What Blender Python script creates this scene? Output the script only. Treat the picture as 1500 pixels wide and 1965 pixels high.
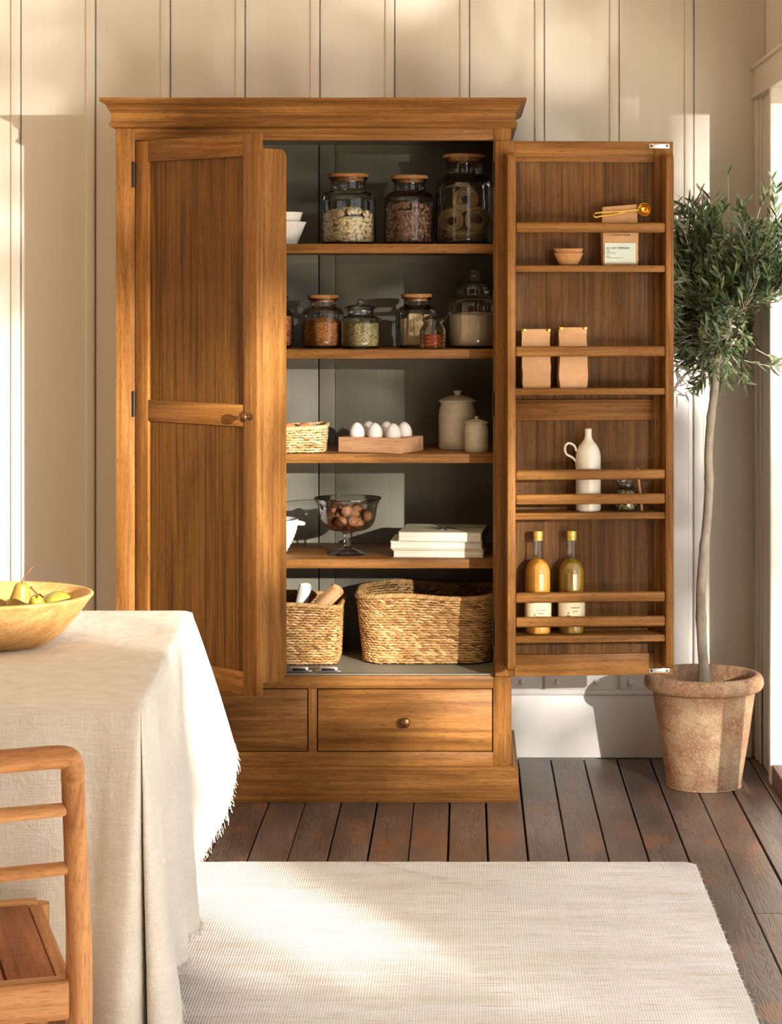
import bpy, bmesh, math, random
from mathutils import Vector, Matrix, Euler, noise as mnoise

random.seed(7)
scene = bpy.context.scene
for o in list(bpy.data.objects):
    bpy.data.objects.remove(o, do_unlink=True)

# ------------------------------------------------------------------ camera
F = 4265.0                      # focal length in pixels of the 1500 px wide frame
CAM_Z = 1.46
cam_d = bpy.data.cameras.new('camera')
cam = bpy.data.objects.new('camera', cam_d)
scene.collection.objects.link(cam)
cam.location = (0, 0, CAM_Z)
cam.rotation_euler = (math.radians(90), 0, 0)
cam_d.sensor_fit = 'HORIZONTAL'
cam_d.sensor_width = 36.0
cam_d.lens = F / 1500.0 * 36.0
cam_d.shift_x = -145.0 / 1500.0
cam_d.shift_y = -430.5 / 1500.0
cam_d.clip_start = 0.05
scene.camera = cam

# ------------------------------------------------------------------ world, light, exposure
world = bpy.data.worlds.new('sky')
scene.world = world
world.use_nodes = True
bg = world.node_tree.nodes['Background']
bg.inputs[0].default_value = (0.87, 0.94, 1.0, 1)
bg.inputs[1].default_value = 1.68
LAMP = Vector((3.24, -0.30, 2.0))
ld = bpy.data.lights.new('strobe_lamp', 'POINT')  # strobe-like key light: a point lamp close by and out of view, not sun
ld.energy = 9500
ld.color = (1.0, 0.945, 0.86)
ld.shadow_soft_size = 0.03
lo = bpy.data.objects.new('strobe_lamp', ld)
lo.location = LAMP
scene.collection.objects.link(lo)
# sampling portal in the glazed side (gives no light of its own)
pd = bpy.data.lights.new('window_portal', 'AREA')
pd.shape = 'RECTANGLE'
pd.size, pd.size_y = 2.6, 5.3
pd.cycles.is_portal = True
po = bpy.data.objects.new('window_portal', pd)
po.location = (1.14, 3.9, 1.3)
po.rotation_euler = (0, math.radians(90), 0)
scene.collection.objects.link(po)
scene.view_settings.view_transform = 'Standard'
scene.view_settings.look = 'None'
scene.view_settings.gamma = 1.0
scene.view_settings.use_curve_mapping = False
scene.view_settings.exposure = 0.0


def P(px, py, Y):
    return Vector(((px - 895) * Y / F, Y, CAM_Z - (py - 552) * Y / F))


def lin(r, g, b):
    def f(c):
        c /= 255.0
        return c / 12.92 if c <= .04045 else ((c + .055) / 1.055) ** 2.4
    return (f(r), f(g), f(b), 1)


# ------------------------------------------------------------------ materials
class NT:
    def __init__(s, name):
        s.m = bpy.data.materials.new(name)
        s.m.use_nodes = True
        s.t = s.m.node_tree
        s.b = s.t.nodes['Principled BSDF']
        s.out = s.t.nodes['Material Output']

    def n(s, typ, **kw):
        nd = s.t.nodes.new('ShaderNode' + typ)
        for k, v in kw.items():
            if isinstance(k, str) and k.startswith('i_'):
                nd.inputs[k[2:].replace('_', ' ')].default_value = v
            else:
                setattr(nd, k, v)
        return nd

    def l(s, a, b):
        s.t.links.new(a, b)

    def coords(s, scale=(1, 1, 1), rnd=0.0, kind='Object'):
        tc = s.n('TexCoord')
        mp = s.n('Mapping')
        mp.inputs['Scale'].default_value = scale
        src = tc.outputs[kind]
        if rnd:
            oi = s.n('ObjectInfo')
            mu = s.n('Math', operation='MULTIPLY')
            mu.inputs[1].default_value = rnd
            s.l(oi.outputs['Random'], mu.inputs[0])
            va = s.n('VectorMath', operation='ADD')
            s.l(src, va.inputs[0])
            s.l(mu.outputs[0], va.inputs[1])
            src = va.outputs[0]
        s.l(src, mp.inputs['Vector'])
        return mp.outputs[0]

    def noise(s, vec, scale=5, detail=4, rough=.5, dist=0):
        nd = s.n('TexNoise')
        nd.inputs['Scale'].default_value = scale
        nd.inputs['Detail'].default_value = detail
        nd.inputs['Roughness'].default_value = rough
        nd.inputs['Distortion'].default_value = dist
        s.l(vec, nd.inputs['Vector'])
        return nd.outputs['Fac']

    def ramp(s, fac, stops):
        r = s.n('ValToRGB')
        els = r.color_ramp.elements
        while len(els) < len(stops):
            els.new(.5)
        for e, (p, c) in zip(els, stops):
            e.position = p
            e.color = c
        s.l(fac, r.inputs[0])
        return r.outputs[0]

    def mix(s, a, b, fac, mode='MIX'):
        m = s.n('Mix', data_type='RGBA', blend_type=mode)
        for sock, v in ((m.inputs[6], a), (m.inputs[7], b), (m.inputs[0], fac)):
            if hasattr(v, 'is_output'):
                s.l(v, sock)
            else:
                sock.default_value = v
        return m.outputs[2]

    def math(s, op, a, b=0.0):
        m = s.n('Math', operation=op)
        for sock, v in ((m.inputs[0], a), (m.inputs[1], b)):
            if hasattr(v, 'is_output'):
                s.l(v, sock)
            else:
                sock.default_value = v
        return m.outputs[0]

    def bump(s, h, strength=.2, dist=.002):
        b = s.n('Bump')
        b.inputs['Strength'].default_value = strength
        b.inputs['Distance'].default_value = dist
        s.l(h, b.inputs['Height'])
        s.l(b.outputs[0], s.b.inputs['Normal'])

    def base(s, v):
        if hasattr(v, 'is_output'):
            s.l(v, s.b.inputs['Base Color'])
        else:
            s.b.inputs['Base Color'].default_value = v

    def set(s, rough=.5, metal=0, spec=.5):
        s.b.inputs['Roughness'].default_value = rough
        s.b.inputs['Metallic'].default_value = metal
        s.b.inputs['Specular IOR Level'].default_value = spec
        return s.m


def plain(name, col, rough=.5, metal=0, spec=.5, var=0.0, vscale=30, bump=0, bscale=200):
    t = NT(name)
    if var or bump:
        v = t.coords(rnd=3.0)
    if var:
        n = t.noise(v, vscale, 5, .6)
        lo_ = tuple(c * (1 - var) for c in col[:3]) + (1,)
        hi_ = tuple(min(1, c * (1 + var)) for c in col[:3]) + (1,)
        t.base(t.ramp(n, [(.3, lo_), (.7, hi_)]))
    else:
        t.base(col)
    if bump:
        t.bump(t.noise(v, bscale, 4, .6), bump, .002)
    return t.set(rough, metal, spec)


def wood(name, axis, dark, mid, light, fine=1.0, rough=.48, streak=.5, bump=.12, big=1.0):
    t = NT(name)
    sc = [34 * fine] * 3
    sc[axis] = 2.2 * fine
    v = t.coords(tuple(sc), rnd=37.0)
    n1 = t.noise(v, 1.0 * big, 5, .62, .6)
    sp = [420] * 3
    sp[axis] = 40
    vp = t.coords(tuple(sp), rnd=11.0)
    pores = t.noise(vp, 1.0, 2, .5)
    sl = [110] * 3
    sl[axis] = 1.6
    vl = t.coords(tuple(sl), rnd=19.0)
    lines = t.noise(vl, 1.0, 3, .6)
    col = t.ramp(n1, [(.25, dark), (.5, mid), (.78, light)])
    col = t.mix(col, dark, t.math('MULTIPLY', t.ramp(lines, [(.50, (0, 0, 0, 1)), (.66, (1, 1, 1, 1))]), streak))
    col = t.mix(col, tuple(c * .45 for c in dark[:3]) + (1,),
                t.math('MULTIPLY', t.ramp(pores, [(.55, (0, 0, 0, 1)), (.75, (1, 1, 1, 1))]), .6))
    t.base(col)
    t.bump(t.math('ADD', lines, pores), bump, .0015)
    return t.set(rough, 0, .15)


W_D, W_M, W_L = lin(90, 55, 20), lin(136, 90, 42), lin(170, 119, 62)
M = {}
for ax, nm in enumerate('xyz'):
    M['wood_' + nm] = wood('cabinet_wood_' + nm, ax, W_D, W_M, W_L)
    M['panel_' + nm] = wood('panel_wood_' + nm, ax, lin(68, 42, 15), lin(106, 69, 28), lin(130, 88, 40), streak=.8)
    M['teak_' + nm] = wood('chair_teak_' + nm, ax, lin(128, 80, 42), lin(176, 122, 74), lin(204, 154, 104), fine=.7, streak=.35)
M['teak_dark'] = wood('seat_teak', 1, lin(86, 46, 24), lin(142, 84, 46), lin(172, 112, 66), fine=.8, streak=.5, big=.8)
M['pale_wood'] = wood('pale_maple', 0, lin(178, 130, 92), lin(204, 156, 116), lin(218, 174, 136), fine=.8, streak=.2)
M['lid_wood'] = wood('lid_wood', 0, lin(130, 82, 40), lin(176, 122, 70), lin(200, 150, 96), streak=.4)
M['bowl_wood'] = wood('mango_wood', 0, lin(158, 108, 56), lin(196, 150, 92), lin(220, 182, 128), fine=.6, streak=.3, rough=.5)

# painted wall
t = NT('cream_paint')
v = t.coords((60, 60, 2.0), rnd=9)
n = t.noise(v, 1, 4, .6)
v2 = t.coords((1, 1, 1), rnd=4)
n2 = t.noise(v2, 60, 2, .5)
t.base(t.mix(lin(226, 218, 204), lin(217, 207, 191), n))
t.bump(t.math('ADD', n, n2), .10, .002)
M['cream'] = t.set(.42, 0, .4)
M['dark_plaster'] = plain('warm_plaster', lin(138, 114, 84), .8)
M['white_paint'] = plain('white_gloss_paint', lin(238, 233, 226), .4, var=.03, vscale=12, bump=.08, bscale=60)
M['grey_paint'] = None
t = NT('grey_green_paint')
v = t.coords((90, 90, 3), rnd=5)
n = t.noise(v, 1, 4, .6)
t.base(t.mix(lin(134, 128, 112), lin(120, 114, 99), n))
t.bump(n, .15, .001)
M['grey_paint'] = t.set(.5, 0, .35)

# floor boards
t = NT('old_floor_boards')
v = t.coords((16, 1.0, 16), rnd=53)
rings = t.noise(v, 1.6, 3, .5, 1.4)
wv = t.math('SINE', t.math('MULTIPLY', rings, 85.0))
vg = t.coords((150, 5, 150), rnd=23)
gr = t.noise(vg, 1, 4, .6)
vb = t.coords((5, 1.8, 5), rnd=71)
blot = t.noise(vb, 1, 4, .6)
vo = t.coords((9, 3.2, 9), rnd=31)
orange = t.noise(vo, 1, 5, .65)
c = t.ramp(blot, [(.28, lin(70, 57, 51)), (.5, lin(106, 89, 80)), (.75, lin(140, 124, 116))])
c = t.mix(c, lin(46, 33, 27), t.math('MULTIPLY', t.ramp(wv, [(.1, (0, 0, 0, 1)), (.95, (1, 1, 1, 1))]), .55))
c = t.mix(c, lin(70, 52, 42), t.math('MULTIPLY', t.ramp(gr, [(.5, (0, 0, 0, 1)), (.75, (1, 1, 1, 1))]), .4))
c = t.mix(c, lin(150, 92, 54), t.math('MULTIPLY', t.ramp(orange, [(.55, (0, 0, 0, 1)), (.70, (1, 1, 1, 1))]), .7))
oi = t.n('ObjectInfo')
c = t.mix(c, lin(128, 104, 90), t.math('MULTIPLY', oi.outputs['Random'], .35))
t.base(c)
t.bump(t.math('ADD', wv, t.math('MULTIPLY', gr, 2.0)), .12, .001)
rr = t.math('ADD', t.math('MULTIPLY', blot, .25), .26)
t.l(rr, t.b.inputs['Roughness'])
M['floor'] = t.m
M['dark_gap'] = plain('dark_gap', lin(22, 15, 11), .9)
M['threshold'] = wood('threshold_wood', 1, lin(70, 44, 30), lin(108, 72, 50), lin(140, 100, 74))

# rug
t = NT('wool_rug_weave')
v = t.coords((9, 260, 1))
st = t.noise(v, 1, 3, .7)
v2 = t.coords((2, 14, 1))
st2 = t.noise(v2, 1, 3, .6)
v3 = t.coords((60, 420, 1))
st3 = t.noise(v3, 1, 2, .6)
c = t.mix(lin(241, 239, 236), lin(229, 222, 212), t.ramp(st2, [(.35, (0, 0, 0, 1)), (.7, (1, 1, 1, 1))]))
c = t.mix(c, lin(186, 152, 116), t.math('MULTIPLY', t.ramp(st, [(.53, (0, 0, 0, 1)), (.70, (1, 1, 1, 1))]), .85))
c = t.mix(c, lin(150, 112, 76), t.math('MULTIPLY', t.ramp(st3, [(.62, (0, 0, 0, 1)), (.78, (1, 1, 1, 1))]), .6))
w1 = t.n('TexWave', wave_type='BANDS', bands_direction='X')
w1.inputs['Scale'].default_value = 52
w2 = t.n('TexWave', wave_type='BANDS', bands_direction='Y')
w2.inputs['Scale'].default_value = 62
w2.inputs['Distortion'].default_value = 1.2
for w in (w1, w2):
    t.l(t.coords(), w.inputs['Vector'])
ribs = t.math('MULTIPLY', w1.outputs['Fac'], w2.outputs['Fac'])
c = t.mix(c, lin(186, 160, 132), t.math('MULTIPLY', t.math('SUBTRACT', 1.0, w1.outputs['Fac']), .12))
t.base(c)
t.bump(ribs, .55, .004)
M['rug'] = t.set(.95, 0, .1)

# linen
t = NT('washed_linen')
va = t.coords((700, 700, 24))
vb = t.coords((24, 24, 700))
na = t.noise(va, 1, 2, .6)
nb = t.noise(vb, 1, 2, .6)
th = t.math('ADD', na, nb)
big = t.noise(t.coords((1, 1, 1)), 5, 4, .6)
c = t.mix(lin(226, 218, 207), lin(196, 184, 166), t.ramp(t.math('MULTIPLY', th, .5), [(.30, (0, 0, 0, 1)), (.80, (1, 1, 1, 1))]))
t.base(c)
cr = t.noise(t.coords((1, 1, 1)), 22, 5, .6, 1.2)
t.bump(t.math('ADD', t.math('MULTIPLY', th, .35), t.math('MULTIPLY', cr, 1.6)), .6, .006)
M['linen'] = t.set(.9, 0, .15)

# terracotta
t = NT('aged_terracotta')
v = t.coords()
n1 = t.noise(v, 9, 6, .65, .4)
n2 = t.noise(v, 140, 3, .6)
n3 = t.noise(v, 24, 6, .7)
c = t.ramp(n1, [(.3, lin(158, 106, 78)), (.5, lin(180, 142, 112)), (.7, lin(204, 176, 142))])
c = t.mix(c, lin(150, 86, 62), t.math('MULTIPLY', t.ramp(n3, [(.52, (0, 0, 0, 1)), (.66, (1, 1, 1, 1))]), .6))
c = t.mix(c, lin(216, 192, 146), t.math('MULTIPLY', t.ramp(n2, [(.5, (0, 0, 0, 1)), (.62, (1, 1, 1, 1))]), .45))
t.base(c)
t.bump(t.math('ADD', n2, n3), .5, .004)
M['terracotta'] = t.set(.85, 0, .2)
M['terracotta_slab'] = plain('terrace_stone', lin(176, 168, 156), .9, var=.1, vscale=3)
M['soil'] = plain('potting_soil', lin(70, 48, 36), .95, var=.4, vscale=60, bump=.8, bscale=90)

# bark, leaves
t = NT('olive_bark')
v = t.coords((14, 14, 5))
n = t.noise(v, 1, 5, .7)
t.base(t.ramp(n, [(.3, lin(132, 116, 96)), (.5, lin(188, 174, 154)), (.72, lin(220, 210, 194))]))
t.bump(n, .5, .004)
M['bark'] = t.set(.85, 0, .2)
t = NT('olive_leaf')
oi = t.n('ObjectInfo')
n = t.noise(t.coords(), 55, 1, .5)
fac = t.math('FRACT', t.math('ADD', oi.outputs['Random'], n))
c = t.ramp(fac, [(0, lin(36, 56, 34)), (.35, lin(58, 82, 48)), (.62, lin(84, 102, 62)), (.85, lin(122, 130, 84)), (1, lin(52, 76, 58))])
t.base(c)
t.b.inputs['Transmission Weight'].default_value = 0
M['leaf'] = t.set(.38, 0, .5)

# glass (thin walled)
def glass(name, tint, rough=.015, ior=1.5):
    t = NT(name)
    t.t.nodes.remove(t.b)
    tr = t.n('BsdfTransparent')
    tr.inputs[0].default_value = tint
    gl = t.n('BsdfGlossy')
    gl.inputs['Roughness'].default_value = rough
    fr = t.n('Fresnel')
    fr.inputs[0].default_value = ior
    wv = t.noise(t.coords(), 38, 2, .5)
    b = t.n('Bump')
    b.inputs['Strength'].default_value = .25
    b.inputs['Distance'].default_value = .003
    t.l(wv, b.inputs['Height'])
    t.l(b.outputs[0], gl.inputs['Normal'])
    mx = t.n('MixShader')
    t.l(t.math('MINIMUM', t.math('MULTIPLY', fr.outputs[0], 1.45), .9), mx.inputs[0])
    t.l(tr.outputs[0], mx.inputs[1])
    t.l(gl.outputs[0], mx.inputs[2])
    t.l(mx.outputs[0], t.out.inputs[0])
    return t.m


M['glass'] = glass('clear_glass', (.95, .965, .955, 1))
M['ceramic'] = plain('cream_glaze', lin(226, 216, 196), .22, var=.03, vscale=20)
M['stoneware'] = plain('stoneware_glaze', lin(204, 194, 166), .28, var=.12, vscale=40)
M['porcelain'] = plain('white_porcelain', lin(232, 226, 214), .3)
M['greyware'] = plain('grey_white_ceramic', lin(214, 210, 208), .35)
M['egg'] = plain('egg_shell', lin(240, 232, 224), .6, var=.02, vscale=80)
M['brass'] = plain('brass', lin(214, 160, 62), .2, metal=1)
M['bronze'] = plain('bronze_knob', lin(120, 84, 54), .32, metal=.85, var=.3, vscale=60)
M['iron'] = plain('dark_iron', lin(48, 46, 46), .45, metal=.7)
M['steel'] = plain('nickel_plate', lin(206, 200, 190), .3, metal=.8)
M['screw'] = plain('dark_screw', lin(30, 26, 24), .4, metal=.5)
M['kraft'] = plain('kraft_paper', lin(196, 148, 100), .62, var=.10, vscale=24, bump=.35, bscale=26)
M['kraft_dark'] = plain('kraft_card', lin(186, 132, 82), .7, var=.1, vscale=60)
M['white_paper'] = plain('white_paper', lin(236, 230, 218), .7)
M['label_green'] = plain('pale_green_label', lin(206, 214, 198), .6)
M['label_cream'] = plain('cream_label', lin(236, 218, 178), .6)
M['ink'] = plain('black_ink', lin(28, 26, 24), .7)
M['grey_ink'] = plain('grey_green_ink', lin(84, 88, 76), .7)
M['page'] = None
t = NT('page_block')
n = t.noise(t.coords((3, 3, 900)), 1, 2, .6)
t.base(t.ramp(n, [(.35, lin(196, 184, 166)), (.6, lin(236, 228, 212))]))
M['page'] = t.set(.8, 0, .2)
M['cover'] = plain('linen_book_cover', lin(196, 190, 164), .7, var=.05, vscale=200)
M['cover_white'] = plain('white_cover', lin(226, 220, 206), .6)
M['cover_dark'] = plain('dark_spine', lin(70, 64, 52), .7)
M['cover_tan'] = plain('tan_cover', lin(190, 160, 120), .7)


def grains(name, a, b, c, scale):
    t = NT(name)
    vo = t.n('TexVoronoi')
    vo.inputs['Scale'].default_value = scale
    t.l(t.coords(), vo.inputs['Vector'])
    sep = t.n('SeparateColor')
    t.l(vo.outputs['Color'], sep.inputs[0])
    t.base(t.ramp(sep.outputs[0], [(.1, a), (.5, b), (.9, c)]))
    t.bump(t.math('SUBTRACT', 1.0, vo.outputs['Distance']), .8, .004)
    return t.set(.7, 0, .3)


M['lentil'] = grains('red_rice_grain', lin(130, 72, 26), lin(192, 118, 52), lin(220, 156, 88), 420)
M['quinoa'] = grains('oat_grain', lin(130, 108, 62), lin(198, 176, 122), lin(230, 212, 164), 380)
M['flour'] = plain('stoneground_flour', lin(214, 196, 166), .95, var=.06, vscale=120)
M['dried'] = grains('dried_fruit', lin(120, 62, 40), lin(176, 104, 70), lin(204, 140, 100), 120)
M['bean'] = plain('butter_bean', lin(228, 206, 164), .4, var=.08, vscale=40)
M['shell'] = plain('wholewheat_pasta', lin(178, 136, 112), .6, var=.15, vscale=60)
M['noodle'] = plain('buckwheat_noodle', lin(172, 146, 104), .7, var=.12, vscale=90)
M['lasagne'] = plain('pasta_sheet', lin(206, 178, 130), .6, var=.12, vscale=40)
M['pickle'] = plain('bay_pickle', lin(150, 140, 70), .5, var=.3, vscale=60)


def liquid(name, col, emit=0, trans=.35):
    t = NT(name)
    t.base(col)
    t.b.inputs['Subsurface Weight'].default_value = .5
    t.b.inputs['Subsurface Radius'].default_value = (.03, .02, .008)
    t.b.inputs['Subsurface Scale'].default_value = .6
    return t.set(.08, 0, .5)


M['juice_a'] = liquid('apple_juice', lin(226, 166, 70))
M['juice_b'] = liquid('rhubarb_juice', lin(164, 128, 40))
t = NT('honey')
t.base(lin(156, 62, 14))
t.b.inputs['Transmission Weight'].default_value = .5
t.b.inputs['IOR'].default_value = 1.2
M['honey'] = t.set(.1)
M['capgold'] = plain('gold_cap', lin(214, 176, 84), .35, metal=.5)

t = NT('seagrass')
oi = t.n('Attribute', attribute_name='tone', attribute_type='GEOMETRY')
nn = t.noise(t.coords(), 160, 3, .6)
t.base(t.ramp(t.math('ADD', t.math('MULTIPLY', oi.outputs['Fac'], .75), t.math('MULTIPLY', nn, .25)),
              [(.08, lin(118, 78, 40)), (.4, lin(176, 130, 78)), (.7, lin(208, 168, 112)), (.95, lin(228, 196, 146))]))
t.bump(t.noise(t.coords(), 700, 2, .5), .3, .001)
M['seagrass'] = t.set(.7, 0, .25)
t = NT('pale_seagrass')
oi = t.n('Attribute', attribute_name='tone', attribute_type='GEOMETRY')
t.base(t.ramp(oi.outputs['Fac'], [(.08, lin(170, 130, 78)), (.5, lin(222, 190, 136)), (.95, lin(240, 220, 176))]))
M['pale_seagrass'] = t.set(.7, 0, .25)
M['dark_weave'] = plain('weave_core', lin(92, 60, 32), .9)

t = NT('walnut_shell')
n = t.noise(t.coords(rnd=5), 90, 4, .6, 1.5)
t.base(t.ramp(n, [(.3, lin(92, 54, 30)), (.5, lin(142, 90, 54)), (.75, lin(172, 122, 80))]))
t.bump(n, .9, .004)
M['walnut'] = t.set(.6)
M['rednut'] = plain('dark_red_nut', lin(128, 44, 36), .4, var=.3, vscale=50)
t = NT('pear_skin')
n = t.noise(t.coords(rnd=5), 22, 4, .6)
n2 = t.noise(t.coords(rnd=7), 150, 2, .6)
c = t.ramp(n, [(.3, lin(120, 104, 30)), (.5, lin(148, 122, 48)), (.75, lin(156, 108, 50))])
c = t.mix(c, lin(112, 84, 34), t.math('MULTIPLY', t.ramp(n2, [(.58, (0, 0, 0, 1)), (.72, (1, 1, 1, 1))]), .6))
t.base(c)
M['pear'] = t.set(.38)
t = NT('pear_skin_green')
n = t.noise(t.coords(rnd=5), 26, 4, .6)
t.base(t.ramp(n, [(.3, lin(112, 116, 30)), (.55, lin(146, 140, 48)), (.8, lin(150, 112, 50))]))
M['pear_green'] = t.set(.38)
M['stem'] = plain('pear_stem', lin(92, 58, 36), .7, var=.3, vscale=90)
t = NT('peach_skin')
n = t.noise(t.coords(rnd=5), 14, 3, .6)
t.base(t.ramp(n, [(.35, lin(226, 150, 82)), (.6, lin(222, 128, 92)), (.8, lin(206, 98, 78))]))
M['peach'] = t.set(.7)


# ------------------------------------------------------------------ mesh builder
class MB:
    def __init__(s):
        s.v, s.f, s.tone = [], [], []

    def add(s, verts, faces, tone=None):
        o = len(s.v)
        s.v += [tuple(p) for p in verts]
        s.f += [tuple(i + o for i in f) for f in faces]
        if tone is not None:
            s.tone += [tone] * len(verts)
        return s

    def box(s, x0, x1, y0, y1, z0, z1):
        vs = [(x, y, z) for x in (x0, x1) for y in (y0, y1) for z in (z0, z1)]
        return s.add(vs, [(0, 1, 3, 2), (4, 6, 7, 5), (0, 4, 5, 1), (2, 3, 7, 6), (0, 2, 6, 4), (1, 5, 7, 3)])

    def lathe(s, prof, seg=32, c=(0, 0, 0), flute=None, cap0=False, cap1=False):
        vs, fs = [], []
        n = len(prof)
        for i, (r, z) in enumerate(prof):
            for k in range(seg):
                a = 2 * math.pi * k / seg
                rr = r * (flute(a, z) if flute else 1)
                vs.append((c[0] + rr * math.cos(a), c[1] + rr * math.sin(a), c[2] + z))
        for i in range(n - 1):
            for k in range(seg):
                k2 = (k + 1) % seg
                fs.append((i * seg + k, i * seg + k2, (i + 1) * seg + k2, (i + 1) * seg + k))
        if cap0:
            fs.append(tuple(reversed(range(seg))))
        if cap1:
            fs.append(tuple((n - 1) * seg + k for k in range(seg)))
        return s.add(vs, fs)

    def tube(s, pts, rad, seg=8, cap=True, closed=False, tone=None):
        pts = [Vector(p) for p in pts]
        n = len(pts)
        rs = rad if isinstance(rad, (list, tuple)) else [rad] * n
        vs, fs = [], []
        up = None
        for i, p in enumerate(pts):
            if closed:
                d = pts[(i + 1) % n] - pts[i - 1]
            else:
                d = pts[min(i + 1, n - 1)] - pts[max(i - 1, 0)]
            if d.length < 1e-9:
                d = Vector((0, 0, 1))
            d.normalize()
            if up is None:
                ref = Vector((0, 0, 1)) if abs(d.z) < .9 else Vector((1, 0, 0))
                up = (ref - d * ref.dot(d)).normalized()
            else:
                up = up - d * up.dot(d)
                if up.length < 1e-6:
                    up = d.orthogonal()
                up.normalize()
            sd = d.cross(up)
            for k in range(seg):
                a = 2 * math.pi * k / seg
                vs.append(p + (up * math.cos(a) + sd * math.sin(a)) * rs[i])
        for i in range(n if closed else n - 1):
            j = (i + 1) % n
            for k in range(seg):
                k2 = (k + 1) % seg
                fs.append((i * seg + k, i * seg + k2, j * seg + k2, j * seg + k))
        if cap and not closed:
            fs.append(tuple(reversed(range(seg))))
            fs.append(tuple((n - 1) * seg + k for k in range(seg)))
        return s.add(vs, fs, tone)

    def ball(s, c, r, su=10, sv=7, rot=None, disp=None, tone=None):
        rx, ry, rz = r if isinstance(r, (tuple, list)) else (r, r, r)
        vs = [Vector((0, 0, -rz))]
        for i in range(1, sv):
            ph = -math.pi / 2 + math.pi * i / sv
            for k in range(su):
                a = 2 * math.pi * k / su
                vs.append(Vector((rx * math.cos(ph) * math.cos(a), ry * math.cos(ph) * math.sin(a), rz * math.sin(ph))))
        vs.append(Vector((0, 0, rz)))
        if disp:
            vs = [p * disp(p) for p in vs]
        if rot is not None:
            vs = [rot @ p for p in vs]
        c = Vector(c)
        vs = [p + c for p in vs]
        fs = []
        for k in range(su):
            fs.append((0, 1 + (k + 1) % su, 1 + k))
            b = 1 + (sv - 2) * su
            fs.append((b + k, b + (k + 1) % su, len(vs) - 1))
        for i in range(sv - 2):
            for k in range(su):
                a, b = 1 + i * su, 1 + (i + 1) * su
                fs.append((a + k, a + (k + 1) % su, b + (k + 1) % su, b + k))
        return s.add(vs, fs, tone)

    def sweep(s, prof, path_pts):
        """prof: list of (out, z); path_pts: list of (origin xy, outward xy) with mitre scale"""
        vs, fs = [], []
        n = len(prof)
        for (ox, oy), (dx, dy) in path_pts:
            for (o, z) in prof:
                vs.append((ox + dx * o, oy + dy * o, z))
        for i in range(len(path_pts) - 1):
            for j in range(n - 1):
                fs.append((i * n + j, (i + 1) * n + j, (i + 1) * n + j + 1, i * n + j + 1))
        return s.add(vs, fs)

    def mesh(s, name, mat, smooth=True, bevel=0.0, bseg=2, angle=35):
        me = bpy.data.meshes.new(name)
        me.from_pydata(s.v, [], s.f)
        me.update()
        bm = bmesh.new()
        bm.from_mesh(me)
        bmesh.ops.recalc_face_normals(bm, faces=bm.faces)
        if bevel:
            es = [e for e in bm.edges if len(e.link_faces) == 2 and e.calc_face_angle(0) > math.radians(40)]
            bmesh.ops.bevel(bm, geom=es, offset=bevel, segments=bseg, profile=.5, affect='EDGES', clamp_overlap=True)
        if smooth:
            for f in bm.faces:
                f.smooth = True
            for e in bm.edges:
                if len(e.link_faces) == 2 and e.calc_face_angle(0) > math.radians(angle):
                    e.smooth = False
        bm.to_mesh(me)
        bm.free()
        if s.tone and len(s.tone) == len(me.vertices):
            at = me.attributes.new('tone', 'FLOAT', 'POINT')
            at.data.foreach_set('value', s.tone)
        if mat is not None:
            me.materials.append(mat)
        return me


COL = scene.collection


def obj(name, me, parent=None, loc=None, rot=None):
    if isinstance(me, MB):
        raise TypeError
    o = bpy.data.objects.new(name, me)
    COL.objects.link(o)
    if parent is not None:
        o.parent = parent
    if loc is not None:
        o.location = loc
    if rot is not None:
        o.rotation_euler = rot
    return o


def tag(o, label, cat, group=None, kind=None):
    o['label'] = label
    o['category'] = cat
    if group:
        o['group'] = group
    if kind:
        o['kind'] = kind
    return o


def thing(name, label, cat, loc=(0, 0, 0), rz=0.0, group=None):
    o = obj(name, None, None, loc, (0, 0, rz))
    return tag(o, label, cat, group)


def boxo(name, ext, mat, parent=None, bevel=.002, bseg=2):
    return obj(name, MB().box(*ext).mesh(name, M[mat] if isinstance(mat, str) else mat, True, bevel, bseg), parent)


def struct(o):
    o['kind'] = 'structure'
    return o


def catmull(pts, per=8):
    pts = [Vector(p) for p in pts]
    out = []
    for i in range(len(pts) - 1):
        p0, p1, p2, p3 = pts[max(i - 1, 0)], pts[i], pts[i + 1], pts[min(i + 2, len(pts) - 1)]
        for k in range(per):
            u = k / per
            out.append(.5 * ((2 * p1) + (p2 - p0) * u + (2 * p0 - 5 * p1 + 4 * p2 - p3) * u * u + (3 * p1 - p0 - 3 * p2 + p3) * u ** 3))
    out.append(pts[-1])
    return out


def text_mesh(body, size, mat, align='LEFT', bend=None, bold=0.0):
    """flat lettering in local XZ plane facing -Y; bend=(radius) wraps it on a vertical cylinder"""
    cu = bpy.data.curves.new('lettering', 'FONT')
    cu.body = body
    cu.size = size
    cu.align_x = align
    cu.offset = bold
    cu.resolution_u = 3
    tmp = bpy.data.objects.new('tmp_text', cu)
    COL.objects.link(tmp)
    dg = bpy.context.evaluated_depsgraph_get()
    me = bpy.data.meshes.new_from_object(tmp.evaluated_get(dg))
    bpy.data.objects.remove(tmp, do_unlink=True)
    for vtx in me.vertices:
        x, y, z = vtx.co
        if bend:
            a = x / bend
            vtx.co = (bend * math.sin(a), -bend * math.cos(a), y)
        else:
            vtx.co = (x, 0, y)
    me.materials.clear()
    me.materials.append(mat)
    return me


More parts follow.
